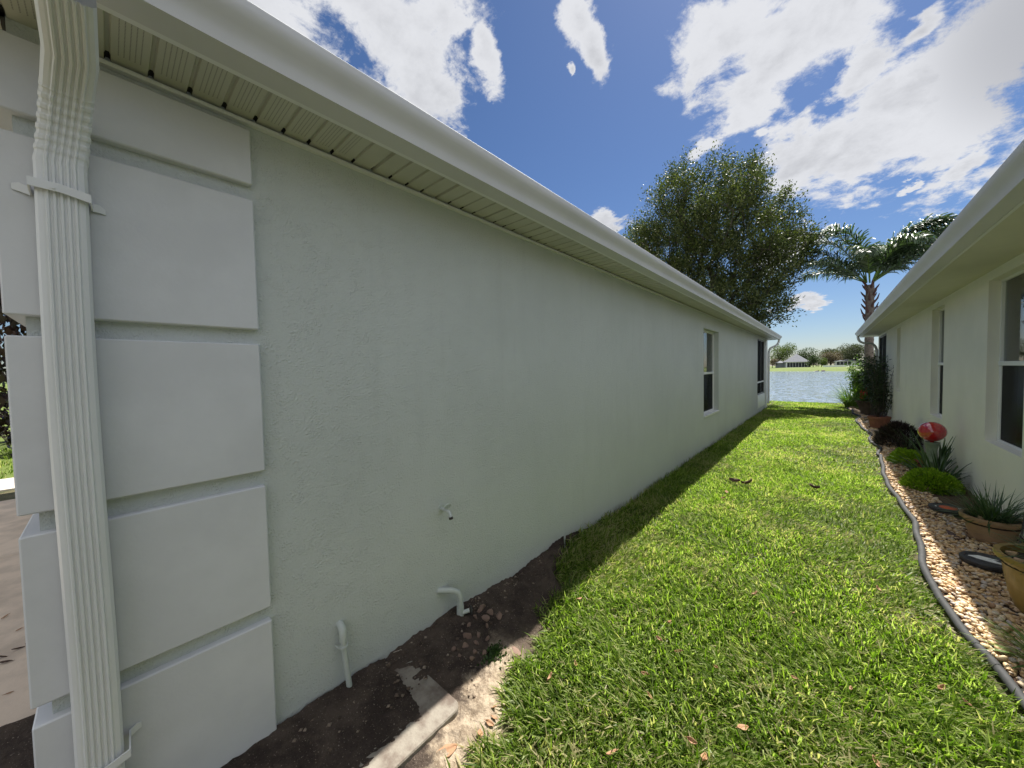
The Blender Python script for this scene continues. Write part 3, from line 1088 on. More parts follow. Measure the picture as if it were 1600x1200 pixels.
MB().box(RX + .028, RX + .030, y0 + .05, y1 - .05, z0 + .05, z1 - .05).build('screen_mesh', M_mesh, so)
RF = 0.845
MB().add([(RF, -1.9, 2.505), (RX + .005, -1.9, 2.505), (RX + .005, 17.5, 2.505), (RF, 17.5, 2.505),
          (RF, -1.9, 2.515), (RX + .005, -1.9, 2.515), (RX + .005, 17.5, 2.515), (RF, 17.5, 2.515)], [(0, 1, 2, 3), (7, 6, 5, 4), (0, 4, 5, 1), (1, 5, 6, 2), (2, 6, 7, 3), (3, 7, 4, 0)]).build('soffit', M_rsoffit, H_R)
mb = MB()
mb.box(RF, RF + .02, -1.9, 17.52, 2.495, 2.504)
mb.box(RF, RF + .02, -1.9, 17.52, 2.516, 2.63)
mb.box(RF + .02, 9.6, 17.5, 17.52, 2.495, 2.63)
mb.build('fascia', M_trim, H_R)
mb = MB()
k_gutter(mb, RF - .001, -1, -1.95, 17.0, 2.497)
mb.build('gutter', M_gutter, H_R, angle=30)
hip_roof(0.79, 9.7, -1.95, 17.55, 2.66, 22, parent=H_R)
round_spout(H_R, arc_pts((.76, 16.75, 2.50), (.76, 16.75, 2.28), (.95, 16.78, 2.26), 8) + arc_pts((1.0, 16.8, 2.26), (1.21, 16.86, 2.24), (1.22, 16.9, 1.95), 8) + [(1.225, 16.92, .1)], .036,
            label='cream downspout curling back under the gutter end')

# ---------------------------------------------------------------- things on the left wall
t = thing('drain_pipe', 'thin painted pipe rising from the soil and capped by an elbow, nearest the corner blocks', 'pipe', (-1.672, 0.672, 0.0))
MB().tube([(0.012, .022, -0.03), (0.010, .016, .10), (0.002, 0.003, .26), (0, 0, .335)], .0125, 14).build('pipe', M_pvc, t, angle=50)
MB().tube([(0, 0, .325), (0, 0, .355), (-.006, 0, .375), (-.022, 0, .386), (-.045, 0, .388)], .0165, 14).build('elbow', M_pvc, t, angle=50)
MB().tube([(0, 0, .295), (0, 0, .303)], .020, 14).tube([(0, -.020, .299), (-.03, -.022, .299)], .004, 6).tube([(0, .020, .299), (-.03, .022, .299)], .004, 6).build('clamp', M_pvc, t)

t = thing('valve_pipe', 'bent painted water pipe with a shut-off valve, standing among broken concrete', 'pipe', (-1.64, 1.345, 0.0))
MB().tube([(-.02, .005, -.03), (-.012, .004, .06), (0, 0, .14), (0, -.002, .215), (-.008, -.012, .245), (-.03, -.045, .262), (-.075, -.11, .272)], .0165, 14).build('pipe', M_pvc, t, angle=50)
MB().tube([(-.008, .003, .075), (-.004, .002, .155)], .0215, 14).tube([(-.003, 0, .165), (-.003, 0, .18)], .020, 14).tube([(-.018, .004, .015), (-.014, .004, .04)], .020, 14).build('coupling', M_pvc, t, angle=50)
mb = MB().tube([(0, .0, .11), (.028, .045, .118)], .012, 12)
mb.build('valve', M_pvc, t, angle=50)
mb = MB()
wheel = [(.034 + .022 * math.cos(q) * .8, .055 - .022 * math.cos(q) * .5, .118 + .022 * math.sin(q)) for q in [i * math.pi / 8 for i in range(17)]]
mb.tube(wheel, .004, 6)
mb.tube([wheel[0], wheel[8]], .003, 6).tube([wheel[4], wheel[12]], .003, 6)
mb.build('handwheel', mat('dark_metal', (.05, .05, .045), .5), t)

t = thing('hose_spigot', 'small painted garden tap sticking out of the stucco above the bent pipe', 'tap', (-1.71, 1.275, 0.755))
MB().tube([(-.02, 0, 0), (.05, 0, 0), (.075, 0, -.005), (.09, 0, -.03)], .010, 12).build('tap_body', M_pvc, t, angle=50)
MB().tube([(-.001, 0, 0), (.006, 0, 0)], .024, 16).build('flange', M_pvc, t)
mb = MB()
wheel = [(.062 + .004 * math.sin(q), .022 * math.cos(q), .028 + .022 * math.sin(q) * .55) for q in [i * math.pi / 8 for i in range(17)]]
mb.tube(wheel, .0045, 6).tube([(.055, 0, 0), (.062, 0, .03)], .004, 6).tube([wheel[0], wheel[8]], .003, 6)
mb.build('handwheel', M_pvc, t)
MB().tube([(.089, 0, -.029), (.092, 0, -.042)], .012, 12).build('outlet', mat('brass_dark', (.05, .045, .04), .5), t)

# concrete pad with a rounded corner, half under soil
mb = MB()
pad = []
xo, yo, rr = -1.21, 0.99, 0.045
outline = [(-1.66, 0.25), (-1.205, 0.25)] + [(xo - rr + rr * math.cos(q), yo - rr + rr * math.sin(q)) for q in [i * math.pi / 12 for i in range(7)]] + [(-1.66, 0.985)]
n_ = len(outline)
ccx, ccy = -1.43, .6
ins = lambda d: [(ccx + (x - ccx) * (1 - d / .25), ccy + (y - ccy) * (1 - d / .4)) for x, y in outline]
rings = [(outline, -.05), (outline, .042), (outline, .066), (ins(.004), .072), (ins(.03), .0725)]
vs = [(x, y, z) for ring, z in rings for x, y in ring]
fs = [(i * n_ + k, i * n_ + (k + 1) % n_, (i + 1) * n_ + (k + 1) % n_, (i + 1) * n_ + k) for i in range(len(rings) - 1) for k in range(n_)]
fs.append(tuple(range((len(rings) - 1) * n_, len(rings) * n_)))
mb.add(vs, fs)
tag(mb.build('utility_pad', M_pad), 'concrete pad with rounded corner, half buried in dark soil by the wall', 'concrete pad')
# soil spilled over the pad, spread to the shadow edge to darken the shade
sv, sf = [], []
na = 50
for j in range(na + 1):
    for i in range(na + 1):
        x = -1.70 + .47 * i / na
        y = .2 + .76 * j / na
        t_ = (i / na)
        lim = 0.87 + .012 * math.sin(y * 9) + .02 * fractal(y, y * .3)
        z = 0.068 + .045 * (lim - t_) + .008 * fractal(x * 2, y * 2) * max(0, lim - t_) + random.random() * .005 * (t_ < lim)
        z -= .10 * max(0, (y - .84) / .12) ** 1.5 + (.2 if t_ > lim + .03 else 0) * 0
        sv.append((x, y, z))
for j in range(na):
    for i in range(na):
        k = j * (na + 1) + i
        sf.append((k, k + 1, k + na + 2, k + na + 1))
tag(arr_obj('soil', sv, sf, bpy.data.materials['loose_soil'], smooth=True), kind='structure')


def rock(name, loc, sx, sy, sz, material, seed, label, cat, group=None, flat=1.0):
    r = random.Random(seed)
    import bmesh
    bm = bmesh.new()
    bmesh.ops.create_icosphere(bm, subdivisions=2, radius=1)
    cuts = [(Vector((r.uniform(-1, 1), r.uniform(-1, 1), r.uniform(-1, 1))).normalized(), r.uniform(.45, .8)) for _ in range(9)]
    for v in bm.verts:
        for nrm, d in cuts:
            e = v.co.dot(nrm) - d
            if e > 0:
                v.co -= nrm * e
        v.co = Vector((v.co.x * sx, v.co.y * sy, v.co.z * sz)) * (1 + r.uniform(-.03, .03))
    me = bpy.data.meshes.new(name)
    bm.to_mesh(me)
    bm.free()
    me.materials.append(material)
    o = bpy.data.objects.new(name, me)
    COL.objects.link(o)
    o.location = loc
    o.rotation_euler = (r.uniform(-.3, .3), r.uniform(-.3, .3), r.uniform(0, 6))
    return tag(o, label, cat, group)


CG = 'broken concrete pieces by the valve pipe'
chunks = [(-1.60, 1.47, .028, .022), (-1.54, 1.50, .022, .018), (-1.50, 1.53, .026, .015), (-1.57, 1.40, .018, .014), (-1.53, 1.44, .030, .014), (-1.48, 1.41, .017, .012),
          (-1.44, 1.28, .020, .014), (-1.40, 1.24, .017, .012), (-1.38, 1.20, .015, .012), (-1.46, 1.22, .018, .014), (-1.50, 1.27, .022, .016), (-1.42, 1.35, .015, .012), (-1.47, 1.33, .019, .013),
          (-1.43, 1.16, .016, .012), (-1.36, 1.27, .02, .013), (-1.55, 1.33, .018, .013), (-1.49, 1.17, .013, .01)]
ORD = ['first', 'second', 'third', 'fourth', 'fifth', 'sixth', 'seventh', 'eighth', 'ninth', 'tenth', 'eleventh', 'twelfth']


def px_of(x, y, z=0.0):
    d = Vector((x, y, z - 1.56))
    return d.dot(cr) / d.dot(cf)


wall_side = sorted([c for c in chunks if c[0] + .25 * (c[1] - 1.3) < -1.495], key=lambda c: px_of(c[0], c[1]))
lawn_side = sorted([c for c in chunks if c not in wall_side], key=lambda c: px_of(c[0], c[1]))
i = 0
for row, where in ((wall_side, 'in the row nearest the valve pipe'), (lawn_side, 'in the row beside the green weed')):
    for q, (x, y, s_, h_) in enumerate(row):
        i += 1
        rock('concrete_chunk', (x, y, soil_h(x, y) + .010), s_ * (1.0 + .5 * ((i * 7) % 3) / 2), s_ * .8, h_ * 1.5, M_chunk, i, 'angular bit of broken concrete, %s from left %s' % (ORD[q], where), 'rubble', CG)
rock('concrete_chunk', (-1.255, 1.40, .02), .055, .035, .022, M_chunk, 77, 'large pale sunlit lump of concrete at the edge of the grass', 'rubble')
rock('concrete_chunk', (-1.245, 1.29, .012), .045, .035, .014, M_chunk, 79, 'flat pale concrete lump between weed and lawn, half in shade', 'rubble')
r_ = random.Random(5)
# crumbs of soil
vs_all, fs_all = [], []
for i in range(1500):
    y = r_.uniform(.1, 3.2)
    e = float(interp(LEFT_EDGE, y))
    x = r_.uniform(-1.69, e + .02) if i % 3 else r_.uniform(-1.70, -1.62)
    s_ = r_.uniform(.003, .013)
    z = soil_h(x, y) + .002 if x < e - .12 else .012
    if .22 < y < 1.0 and x < -1.22:
        if x > -1.42: continue
        z = max(z, .095)
    k = len(vs_all)
    for dx, dy, dz in ((1, 0, 0), (0, 1, 0), (-1, 0, 0), (0, -1, 0), (0, 0, 1), (0, 0, -1)):
        q = s_ * r_.uniform(.6, 1.3)
        vs_all.append((x + dx * q, y + dy * q, z + dz * q * .7))
    for a, b_, c in ((0, 1, 4), (1, 2, 4), (2, 3, 4), (3, 0, 4), (1, 0, 5), (2, 1, 5), (3, 2, 5), (0, 3, 5)):
        fs_all.append((k + a, k + b_, k + c))
tag(arr_obj('soil_crumbs', vs_all, fs_all, per_island('crumb', [(.05, .035, .025), (.12, .085, .06), (.3, .24, .18)], .95)), kind='stuff')

# low weed among the rubble
Pn = []
for i in range(900):
    a_, b2 = r_.uniform(0, 6.28), abs(r_.gauss(0, .042))
    Pn.append((-1.325 + b2 * math.cos(a_) * 1.0, 1.31 + b2 * math.sin(a_) * 1.3, .03 + r_.uniform(0, .045) * max(0, 1 - b2 / .09)))
v_, f_ = leaf_quads(np.array(Pn), .021, .6, seed=3)
tag(arr_obj('weed', v_, f_, foliage('weed_leaves', [(.03, .06, .015), (.06, .11, .03)], .3)), 'low dark green weed growing among broken concrete in the shade', 'weed')


# ---------------------------------------------------------------- dry leaves on the ground
def dry_leaf(loc, s_, rot, material, label, group=None, aspect=.55, curl=.35, seed=0, name='dry_leaf'):
    r = random.Random(seed)
    vs, fs = [], []
    N_ = 7
    for i in range(N_ + 1):
        t_ = i / N_
        wdt = aspect * s_ * math.sin(math.pi * min(1, t_ * .93 + .04)) ** .8 * .5
        for j in (-1, -.5, 0, .5, 1):
            z = curl * s_ * ((j * j) * .35 + (t_ - .5) ** 2 * 1.1) + r.uniform(-.02, .02) * s_
            vs.append(((t_ - .5) * s_, j * wdt * (1 + r.uniform(-.1, .1)), z))
    for i in range(N_):
        for j in range(4):
            k = i * 5 + j
            fs.append((k, k + 1, k + 6, k + 5))
    k = len(vs)
    vs += [(-.5 * s_, 0, curl * s_ * .27), (-.5 * s_, .003, curl * s_ * .27), (-.72 * s_, .02 * s_, curl * s_ * .5)]
    fs.append((k, k + 1, k + 2))
    o = MB().add(vs, fs).build(name, material, None, smooth=True)
    sm = o.modifiers.new('thick', 'SOLIDIFY')
    sm.thickness = .0012
    o.location = loc
    o.rotation_euler = (r.uniform(-.5, .5), r.uniform(-.4, .4), rot)
    return tag(o, label, 'leaf', group)


dry_leaf((-1.135, .835, .035), .10, 1.25, M_leafbrown, 'largest orange-brown leaf, beside the corner of the concrete pad', seed=1, aspect=.42, curl=.16)
LG = 'dry leaves scattered over the lawn'
spots = [(1160, 1140, .055), (1008, 1055, .035), (1080, 1160, .04), (955, 1180, .05), (1045, 975, .04), (905, 938, .045), (1030, 1000, .035), (1060, 1020, .04), (900, 1040, .03), (1180, 930, .04), (1240, 960, .035),
         (1372, 922, .04), (1135, 770, .06), (1130, 779, .05), (1510, 1100, .03), (1470, 1078, .045), (1330, 1080, .03), (1015, 1090, .03), (1100, 1190, .05), (860, 1060, .04), (1370, 1195, .04), (1240, 1060, .03), (1120, 1045, .035)]


def gp(px, py, z=0.045):
    """where the sight line of the survey hits the lawn"""
    d = cr * ((px - 800) / 557.03) + cu * ((600 - py) / 557.03) + cf
    k = (z - 1.56) / d.z
    return d.x * k, d.y * k


def strip_of(py):
    if py > 1120: return 'along the bottom edge of the photo'
    if py > 1010: return 'in the near part of the lawn'
    if py > 900: return 'in the middle part of the lawn'
    return 'in the far lawn'


spots.sort(key=lambda q: (strip_of(q[1]), q[0]))
cnt = {}
for i, (px, py, s_) in enumerate(spots):
    k_ = strip_of(py)
    cnt[k_] = cnt.get(k_, -1) + 1
    x, y = gp(px, py)
    dry_leaf((x, y, .05), s_ * 1.0, r_.uniform(0, 6), M_leafbrown, 'tan-brown dry leaf %s, %s from left' % (k_, ORD[cnt[k_]]), LG, seed=i + 10, aspect=r_.uniform(.3, .6), curl=r_.uniform(.3, .7))
for (px, py, s_, lb) in ((1148, 754, .12, 'dark curled leaf in mid lawn, left one of the dark pair'), (1169, 757, .13, 'dark folded leaf in mid lawn, right one of the dark pair'), (1272, 764, .11, 'lone dark leaf in mid lawn, nearer the planting bed')):
    x, y = gp(px, py)
    dry_leaf((x, y, .055), s_, r_.uniform(-1, 1), M_leafdark, lb, seed=int(px), curl=.7, name='dark_leaf')
for i, (px, py, s_) in enumerate(((8, 1036, .09), (28, 1015, .08), (45, 1008, .06), (3, 1028, .07), (14, 1085, .05), (8, 965, .07), (30, 985, .05), (42, 1125, .05))):
    x, y = gp(px, py, .03)
    dry_leaf((x, y, .036), s_ * .6, r_.uniform(0, 6), M_leafdark if i < 4 else M_leafbrown, 'brown dead leaf on the tan driveway, %s of eight from the top' % ORD[(5, 3, 2, 4, 6, 0, 1, 7)[i]], 'dead leaves on the driveway', seed=i + 60, name='dry_leaf', aspect=.3, curl=.15)
for i, (px, py, s_) in enumerate(((735, 1100, .05), (765, 1132, .04), (750, 1150, .045), (735, 1116, .035), (770, 1108, .04), (772, 1124, .03))):
    x, y = gp(px, py, .02)
    dry_leaf((x, y, .025), s_, r_.uniform(0, 6), M_leafbrown, 'pale leaf scrap on bare sand beyond the pad, %s from the top' % ORD[(0, 4, 5, 2, 1, 3)[i]], 'leaf scraps on the sand', seed=i + 80)


# ---------------------------------------------------------------- lawn edging and stones
pts = []
for y in np.arange(0.4, 18.3, 0.07):
    wob = 0.012 * math.sin(y * 2.3) + (0.035 * math.sin(y * 3.6) if y > 8.4 else 0) + .006 * math.sin(y * 7.7)
    pts.append((float(interp(EDGE, y)) + wob, y, 0.040 + .008 * math.sin(y * 1.7)))
t = thing('lawn_edging', 'long grey-black plastic edging tube winding between the lawn and the pebbles', 'edging')
MB().tube(pts, 0.0215, 12).build('tube', M_tube, t, angle=60)
mb = MB()
vs = []
for x, y, z in pts:
    vs += [(x - .002, y, z - .015), (x + .002, y, z - .015), (x + .002, y, -.05), (x - .002, y, -.05)]
n_ = len(pts)
mb.add(vs, [(i * 4 + a, i * 4 + (a + 1) % 4, i * 4 + 4 + (a + 1) % 4, i * 4 + 4 + a) for i in range(n_ - 1) for a in range(4)])
mb.build('skirt', M_tube, t)

# pebbles: river stones packed over the bed
import bmesh
bm = bmesh.new()
bmesh.ops.create_icosphere(bm, subdivisions=2, radius=1)
ico_v = np.array([v.co[:] for v in bm.verts])
ico_f = np.array([[v.index for v in f.verts] for f in bm.faces])
bm.free()
bm = bmesh.new()
bmesh.ops.create_icosphere(bm, subdivisions=1, radius=1)
ico1_v = np.array([v.co[:] for v in bm.verts])
ico1_f = np.array([[v.index for v in f.verts] for f in bm.faces])
bm.free()


def pebbles(ya, yb, dens, size, iv, if_, seed):
    r = np.random.default_rng(seed)
    n = int(dens * (yb - ya) * .75)
    y = r.uniform(ya, yb, n)
    e = np.interp(y, [p_[1] for p_ in pts], [p_[0] for p_ in pts]) + .03
    width = np.where(y < 5.4, 1.25 - e, np.where(y < 7.5, .30, .22))
    width = np.where(y > 12.3, .14, width)
    u = r.uniform(0, 1, n)
    x = e + u * np.minimum(width, 1.25 - e)
    keep = r.uniform(size=n) < width / .72
    x, y = x[keep], y[keep]
    n = len(x)
    s_ = size * r.uniform(.5, 1.45, n) ** 1.15
    A = r.normal(size=(n, 3))
    A[:, 2] *= .35
    A /= np.linalg.norm(A, axis=1)[:, None]
    up = np.array([0, 0, 1.]) + r.normal(size=(n, 3)) * .28
    B_ = np.cross(up, A)
    B_ /= np.linalg.norm(B_, axis=1)[:, None]
    C_ = np.cross(A, B_)
    C_ /= np.linalg.norm(C_, axis=1)[:, None]
    z = .018 + r.uniform(0, .03, n)
    base = np.stack([x, y, z], 1)
    sh = iv[None] * (1 + .12 * r.normal(size=(n, len(iv), 1)) * (0.5 if len(iv) < 20 else .35))
    V = base[:, None] + (sh[..., 0:1] * A[:, None] * .62 + sh[..., 1:2] * B_[:, None] * .45 * r.uniform(.7, 1.1, (n, 1, 1)) + sh[..., 2:3] * C_[:, None] * .30) * s_[:, None, None]
    F = (if_[None] + np.arange(n)[:, None, None] * len(iv)).reshape(-1, 3)
    return V.reshape(-1, 3), F


V1, F1 = pebbles(1.8, 5.2, 3500, .0245, ico_v, ico_f, 1)
V2, F2 = pebbles(5.2, 9.0, 2700, .027, ico1_v, ico1_f, 2)
V3, F3 = pebbles(9.0, 18.2, 1300, .036, ico1_v, ico1_f, 3)
V = np.concatenate([V1, V2, V3])
F = np.concatenate([F1, F2 + len(V1), F3 + len(V1) + len(V2)])
tag(arr_obj('pebbles', V, F, M_peb, smooth=True), kind='stuff')

# ---------------------------------------------------------------- grass
def grass(n, ya, yb, L, wd, seed, thin=False):
    r = np.random.default_rng(seed)
    y = r.uniform(ya, yb, n)
    xe = np.interp(y, *np.array(LEFT_EDGE).T)
    xr = np.interp(y, [p_[1] for p_ in pts], [p_[0] for p_ in pts]) - .03
    x = r.uniform(-1.715, .75, n)
    ragged = .05 * np.sin(y * 13) + .03 * np.sin(y * 31) + .02 * np.sin(y * 67)
    edge_d = np.minimum(x - xe - ragged * (y < 3.2), xr - x + ragged * .4)
    p_ = np.clip(edge_d / .10, 0, 1)
    p_ = np.where(edge_d > 0, .35 + .65 * p_, 0)
    # patchy density
    pn = .5 + .25 * np.sin(x * 3.1 + y * 1.7) * np.sin(y * 2.3 - x * 1.1) + .25 * np.sin(x * 7.3 - y * 4.1) * np.sin(y * 5.3 + x * 3)
    p_ = p_ * (0.62 + .38 * pn)
    keep = (r.uniform(size=n) < p_)
    x, y, p_ = x[keep], y[keep], p_[keep]
    n = len(x)
    az = r.uniform(0, 2 * np.pi, n)
    # tufts share a direction
    lay = -.7 + 1.4 * np.sin(x * 2.1 + 1.3 * np.sin(y * 1.7)) + .8 * np.sin(x * 9 + 2 * np.sin(y * 7))
    az = np.where(r.uniform(size=n) < .62, lay + r.normal(size=n) * .55, az)
    l1 = np.abs(r.normal(.85, .38, n))
    l2 = l1 + np.abs(r.normal(.38, .28, n))
    Ls = L * r.uniform(.45, 1.25, n) * (.6 + .4 * np.clip(p_, 0, 1)) * (1 + .7 * np.clip((-1.5 - x) * 5, 0, 1))
    ws = wd * r.uniform(.6, 1.2, n)
    d = np.stack([np.cos(az), np.sin(az), 0 * az], 1)
    tw = r.normal(size=n) * .5
    s_ = np.stack([-np.sin(az), np.cos(az), 0 * az], 1) * np.cos(tw)[:, None] + np.array([0, 0, 1.]) * np.sin(tw)[:, None]
    s_ = s_ * (ws / 2)[:, None]
    up = np.array([0, 0, 1.])
    p0 = np.stack([x, y, np.where(y > 19.3, -.05, 0.0) + np.where((y < 3.3) & (x < -1.45), .03, 0) + r.uniform(-.005, .012, n)], 1)
    st = lambda l: (up * np.cos(l)[:, None] + d * np.sin(l)[:, None])
    p1 = p0 + st(l1) * (Ls * .5)[:, None]
    p2 = p1 + st(np.minimum(l2, 2.0)) * (Ls * .5)[:, None]
    V = np.stack([p0 - s_ * .6, p0 + s_ * .6, p1 - s_, p1 + s_, p2 - s_ * .12, p2 + s_ * .12], 1).reshape(-1, 3)
    k = np.arange(n)[:, None] * 6
    F = np.concatenate([k + np.array([[0, 1, 3, 2]]), k + np.array([[2, 3, 5, 4]])], 1).reshape(-1, 4)
    return V, F


parts = [grass(120000, .2, 3.0, .092, .0078, 11), grass(125000, 3.0, 7.0, .072, .0088, 12), grass(95000, 7.0, 13.0, .058, .0120, 13), grass(66000, 13.0, 19.9, .046, .016, 14)]
off = 0
Vs, Fs = [], []
for v_, f_ in parts:
    Vs.append(v_)
    Fs.append(f_ + off)
    off += len(v_)
tag(arr_obj('lawn_grass', np.concatenate(Vs), np.concatenate(Fs), M_grass), 'bright green sunlit lawn grass between the two houses', None, kind='stuff')
# turf lying behind the houses and up to the water
r = np.random.default_rng(31)
n = 26000
x = r.uniform(-7, 4, n)
y = r.uniform(17.0, 20.2, n)
k_ = ~((x > -1.72) & (x < .5) & (y < 19.6))
x, y = x[k_], y[k_]
zg = np.array([ground_h(a, b_) for a, b_ in zip(x, y)])
nrm = r.normal(size=(len(x), 3)) * .3 + np.array([0, 0, 1.])
v_, f_ = leaf_quads(np.stack([x, y, zg], 1), .07, .16, seed=5, along=nrm, jitter=.3)
tag(arr_obj('bank_grass', v_, f_, M_grass), kind='stuff')
r = np.random.default_rng(32)
n = 9000
x = r.uniform(-14, -8.2, n)
y = r.uniform(-3.5, 1.5, n)
k_ = x < -9.75
x, y = x[k_], y[k_]
v_, f_ = leaf_quads(np.stack([x, y, 0 * x], 1), .08, .2, seed=6, along=r.normal(size=(len(x), 3)) * .3 + np.array([0, 0, 1.]), jitter=.3)
tag(arr_obj('front_grass', v_, f_, M_grass), kind='stuff')


# ---------------------------------------------------------------- potted plants and garden ornaments
def pot(name, label, cat, loc, prof, material, rimw=.02, group=None, soil_z=None, saucer=None, wob=0.0):
    t = thing(name, label, cat, loc, group=group)
    H_ = prof[-1][1]
    inner = [(prof[-1][0] - rimw, H_ - .002), (prof[-1][0] - rimw - .004, H_ - .05)]
    MB().lathe(prof + inner, 40, wob=wob).build('pot_body', material, t, angle=35)
    zs_ = soil_z if soil_z is not None else H_ - .045
    rr_ = prof[-1][0] - rimw
    MB().lathe([(rr_, zs_ - .02), (rr_ * .98, zs_), (rr_ * .5, zs_ + .012), (.001, zs_ + .018)], 24).build('potting_soil', M_soilpot, t, angle=60)
    if saucer:
        MB().lathe([(saucer * .9, 0), (saucer, .025), (saucer - .008, .025), (saucer * .88, .008)], 32).build('saucer', material, t, angle=40)
    return t


def plant(name, label, cat, loc, group=None):
    return thing(name, label, cat, loc, group=group)


# nearest, large mustard glazed pot
pot('flower_pot', 'large mustard-glazed pot, the nearest one, cut by the right edge', 'pot', (1.035, 3.66, .03),
    [(.125, 0), (.15, .01), (.178, .10), (.196, .20), (.207, .29), (.214, .305), (.235, .315), (.240, .330), (.236, .345)], M_olive, .026, wob=.006)
p_ = plant('potted_plant', 'dark strap-leaved plant with bare stems growing in the nearest mustard pot', 'plant', (1.05, 3.66, .34))
strap_clump('leaves', (0.0, 0, -.01), 90, .34, .008, M_strap, p_, .05, (.3, 1.2), (.5, 1.4), 21)
mb = MB()
for i in range(10):
    a = r_.uniform(0, 6.28)
    mb.tube([(0, 0, -.02), (.08 * math.cos(a), .08 * math.sin(a), .06), (.17 * math.cos(a), .17 * math.sin(a), .05 + r_.uniform(-.02, .06))], [.003, .0025, .001], 5)
mb.build('stems', M_strapbright, p_)
for i, (a, q) in enumerate(((4.7, .14), (4.0, .17), (3.3, .15), (2.6, .17), (2.0, .16))):
    rock('pot_stone', (1.035 + q * math.cos(a), 3.66 + q * math.sin(a), .345), .032, .026, .02, M_peb, 300 + i, 'pale stone in the nearest mustard pot, %s counting from the lawn side' % ORD[i], 'stone', 'stones in the mustard pot')
# second, tan pot with grassy plant
pot('flower_pot', 'wide tan clay pot, second from the near end of the bed', 'pot', (1.06, 4.94, .03),
    [(.10, 0), (.118, .012), (.132, .08), (.148, .15), (.156, .172), (.174, .178), (.178, .20), (.174, .212)], M_tanpot, .02, saucer=.14)
p_ = plant('potted_plant', 'bushy dark grassy plant filling the wide tan pot', 'plant', (1.06, 4.94, .21))
strap_clump('leaves', (0, 0, -.02), 330, .33, .0075, M_strap, p_, .10, (.15, 1.25), (.2, 1.3), 22)
rock('pot_stone', (.985, 4.85, .235), .04, .03, .02, M_peb, 320, 'tan stone under the leaves in the wide tan pot', 'stone')
# grassy plant at the corner of the view
p_ = plant('border_plant', 'bright green and yellow bladed plant at the lower right edge', 'plant', (.86, 3.02, .02))
strap_clump('leaves', (0, 0, 0), 120, .27, .009, M_strapbright, p_, .05, (.3, 1.25), (.3, 1.2), 23)

# round painted stepping stones
for (x, y, lb, knd) in ((.93, 5.60, 'round dark garden plaque painted with an orange ball', 0), (.90, 4.27, 'round dark garden plaque with a white arrowhead shape', 1)):
    t = thing('garden_plaque', lb, 'garden plaque', (x, y, .055))
    M_pl = mat('plaque_stone', (.045, .045, .048), .6, .3, 30, bump=.3, bscale=60)
    MB().lathe([(.125, 0), (.13, .012), (.13, .03), (.122, .038), (.105, .038), (.098, .032)], 40).build('plaque', M_pl, t, angle=35)
    if knd == 0:
        MB().lathe([(.062, .0325), (.062, .036), (.058, .0375)], 28, c=(.0, -.02, 0)).build('painted_ball', mat('orange_paint', (.62, .10, .03), .5, .2, 60), t, angle=40)
        M_wp = mat('white_paint', (.75, .75, .72), .5)
        MB().box(.070, .077, -.05, .03, .0325, .0365).build('painted_mark', M_wp, t)
        MB().box(.082, .089, -.05, .03, .0325, .0365).build('painted_mark', M_wp, t)
        MB().box(-.088, -.078, -.03, -.005, .0325, .0365).build('painted_mark', M_wp, t)
    else:
        mb = MB()
        o_ = [(-.085, .015), (-.03, .055), (.06, .03), (.03, .012), (.085, -.045), (.02, -.038), (-.04, -.015)]
        n_ = len(o_)
        mb.add([(a, b_, .0325) for a, b_ in o_] + [(a, b_, .0365) for a, b_ in o_], [tuple(range(n_, 2 * n_))] + [(i, (i + 1) % n_, n_ + (i + 1) % n_, n_ + i) for i in range(n_)])
        mb.build('painted_mark', bpy.data.materials.get('white_paint') or M_white, t)
tag(rock('slate_piece', (.84, 4.83, .05), .10, .05, .012, mat('slate', (.12, .08, .07), .8, .3, 20), 55, None, None), 'flat reddish slate piece in shade before the wide tan pot', 'stone')


def leafy_ball(name, label, cat, c, rad, n, size, material, seed, aspect=.5, bumps=18, group=None, stem=True):
    """bush: leaves in a shell and on lumps, upward tips"""
    r = np.random.default_rng(seed)
    t = thing(name, label, cat, c, group=group)
    lum = r.normal(size=(bumps, 3))
    lum[:, 2] = np.abs(lum[:, 2])
    lum /= np.linalg.norm(lum, axis=1)[:, None]
    u = r.normal(size=(n, 3))
    u /= np.linalg.norm(u, axis=1)[:, None]
    u[:, 2] = np.abs(u[:, 2]) * 1.0 - .1
    close = np.max(u @ lum.T, axis=1)
    R0 = .66 + .40 * np.clip((close - .62) / .38, 0, 1)
    rr_ = R0 * r.uniform(.55, 1.0, n) ** .35
    Pn = u * rr_[:, None] * np.array(rad)
    Pn[:, 2] += rad[2] * .08
    v_, f_ = leaf_quads(Pn, size, aspect, seed=seed + 1, along=u + np.array([0, 0, .6]), jitter=.5)
    arr_obj('leaves', v_, f_, material, t)
    if stem:
        mb = MB()
        for i in range(9):
            a = r.uniform(0, 6.28)
            q = r.uniform(.3, .75)
            mb.tube([(0, 0, 0), (.3 * q * rad[0] * math.cos(a), .3 * q * rad[1] * math.sin(a), rad[2] * .4), (q * rad[0] * math.cos(a), q * rad[1] * math.sin(a), rad[2] * .8)], [.006, .004, .002], 5)
        mb.build('stems', M_bark, t)
    return t


leafy_ball('round_bush', 'bright lime-green mounded bush in front of the red glass ball', 'bush', (.955, 6.55, .03), (.235, .27, .25), 6000, .042, M_lime, 41, .35)
leafy_ball('round_bush', 'smaller lime-green bush behind, beside the small clay pot', 'bush', (.93, 7.95, .03), (.20, .28, .25), 3900, .044, M_lime, 42, .35)

t = pot('flower_pot', 'small terracotta pot tucked between the two lime bushes and the pedestal', 'pot', (1.045, 7.72, .03), [(.055, 0), (.062, .01), (.075, .11), (.085, .115), (.087, .14)], M_clay, .012)

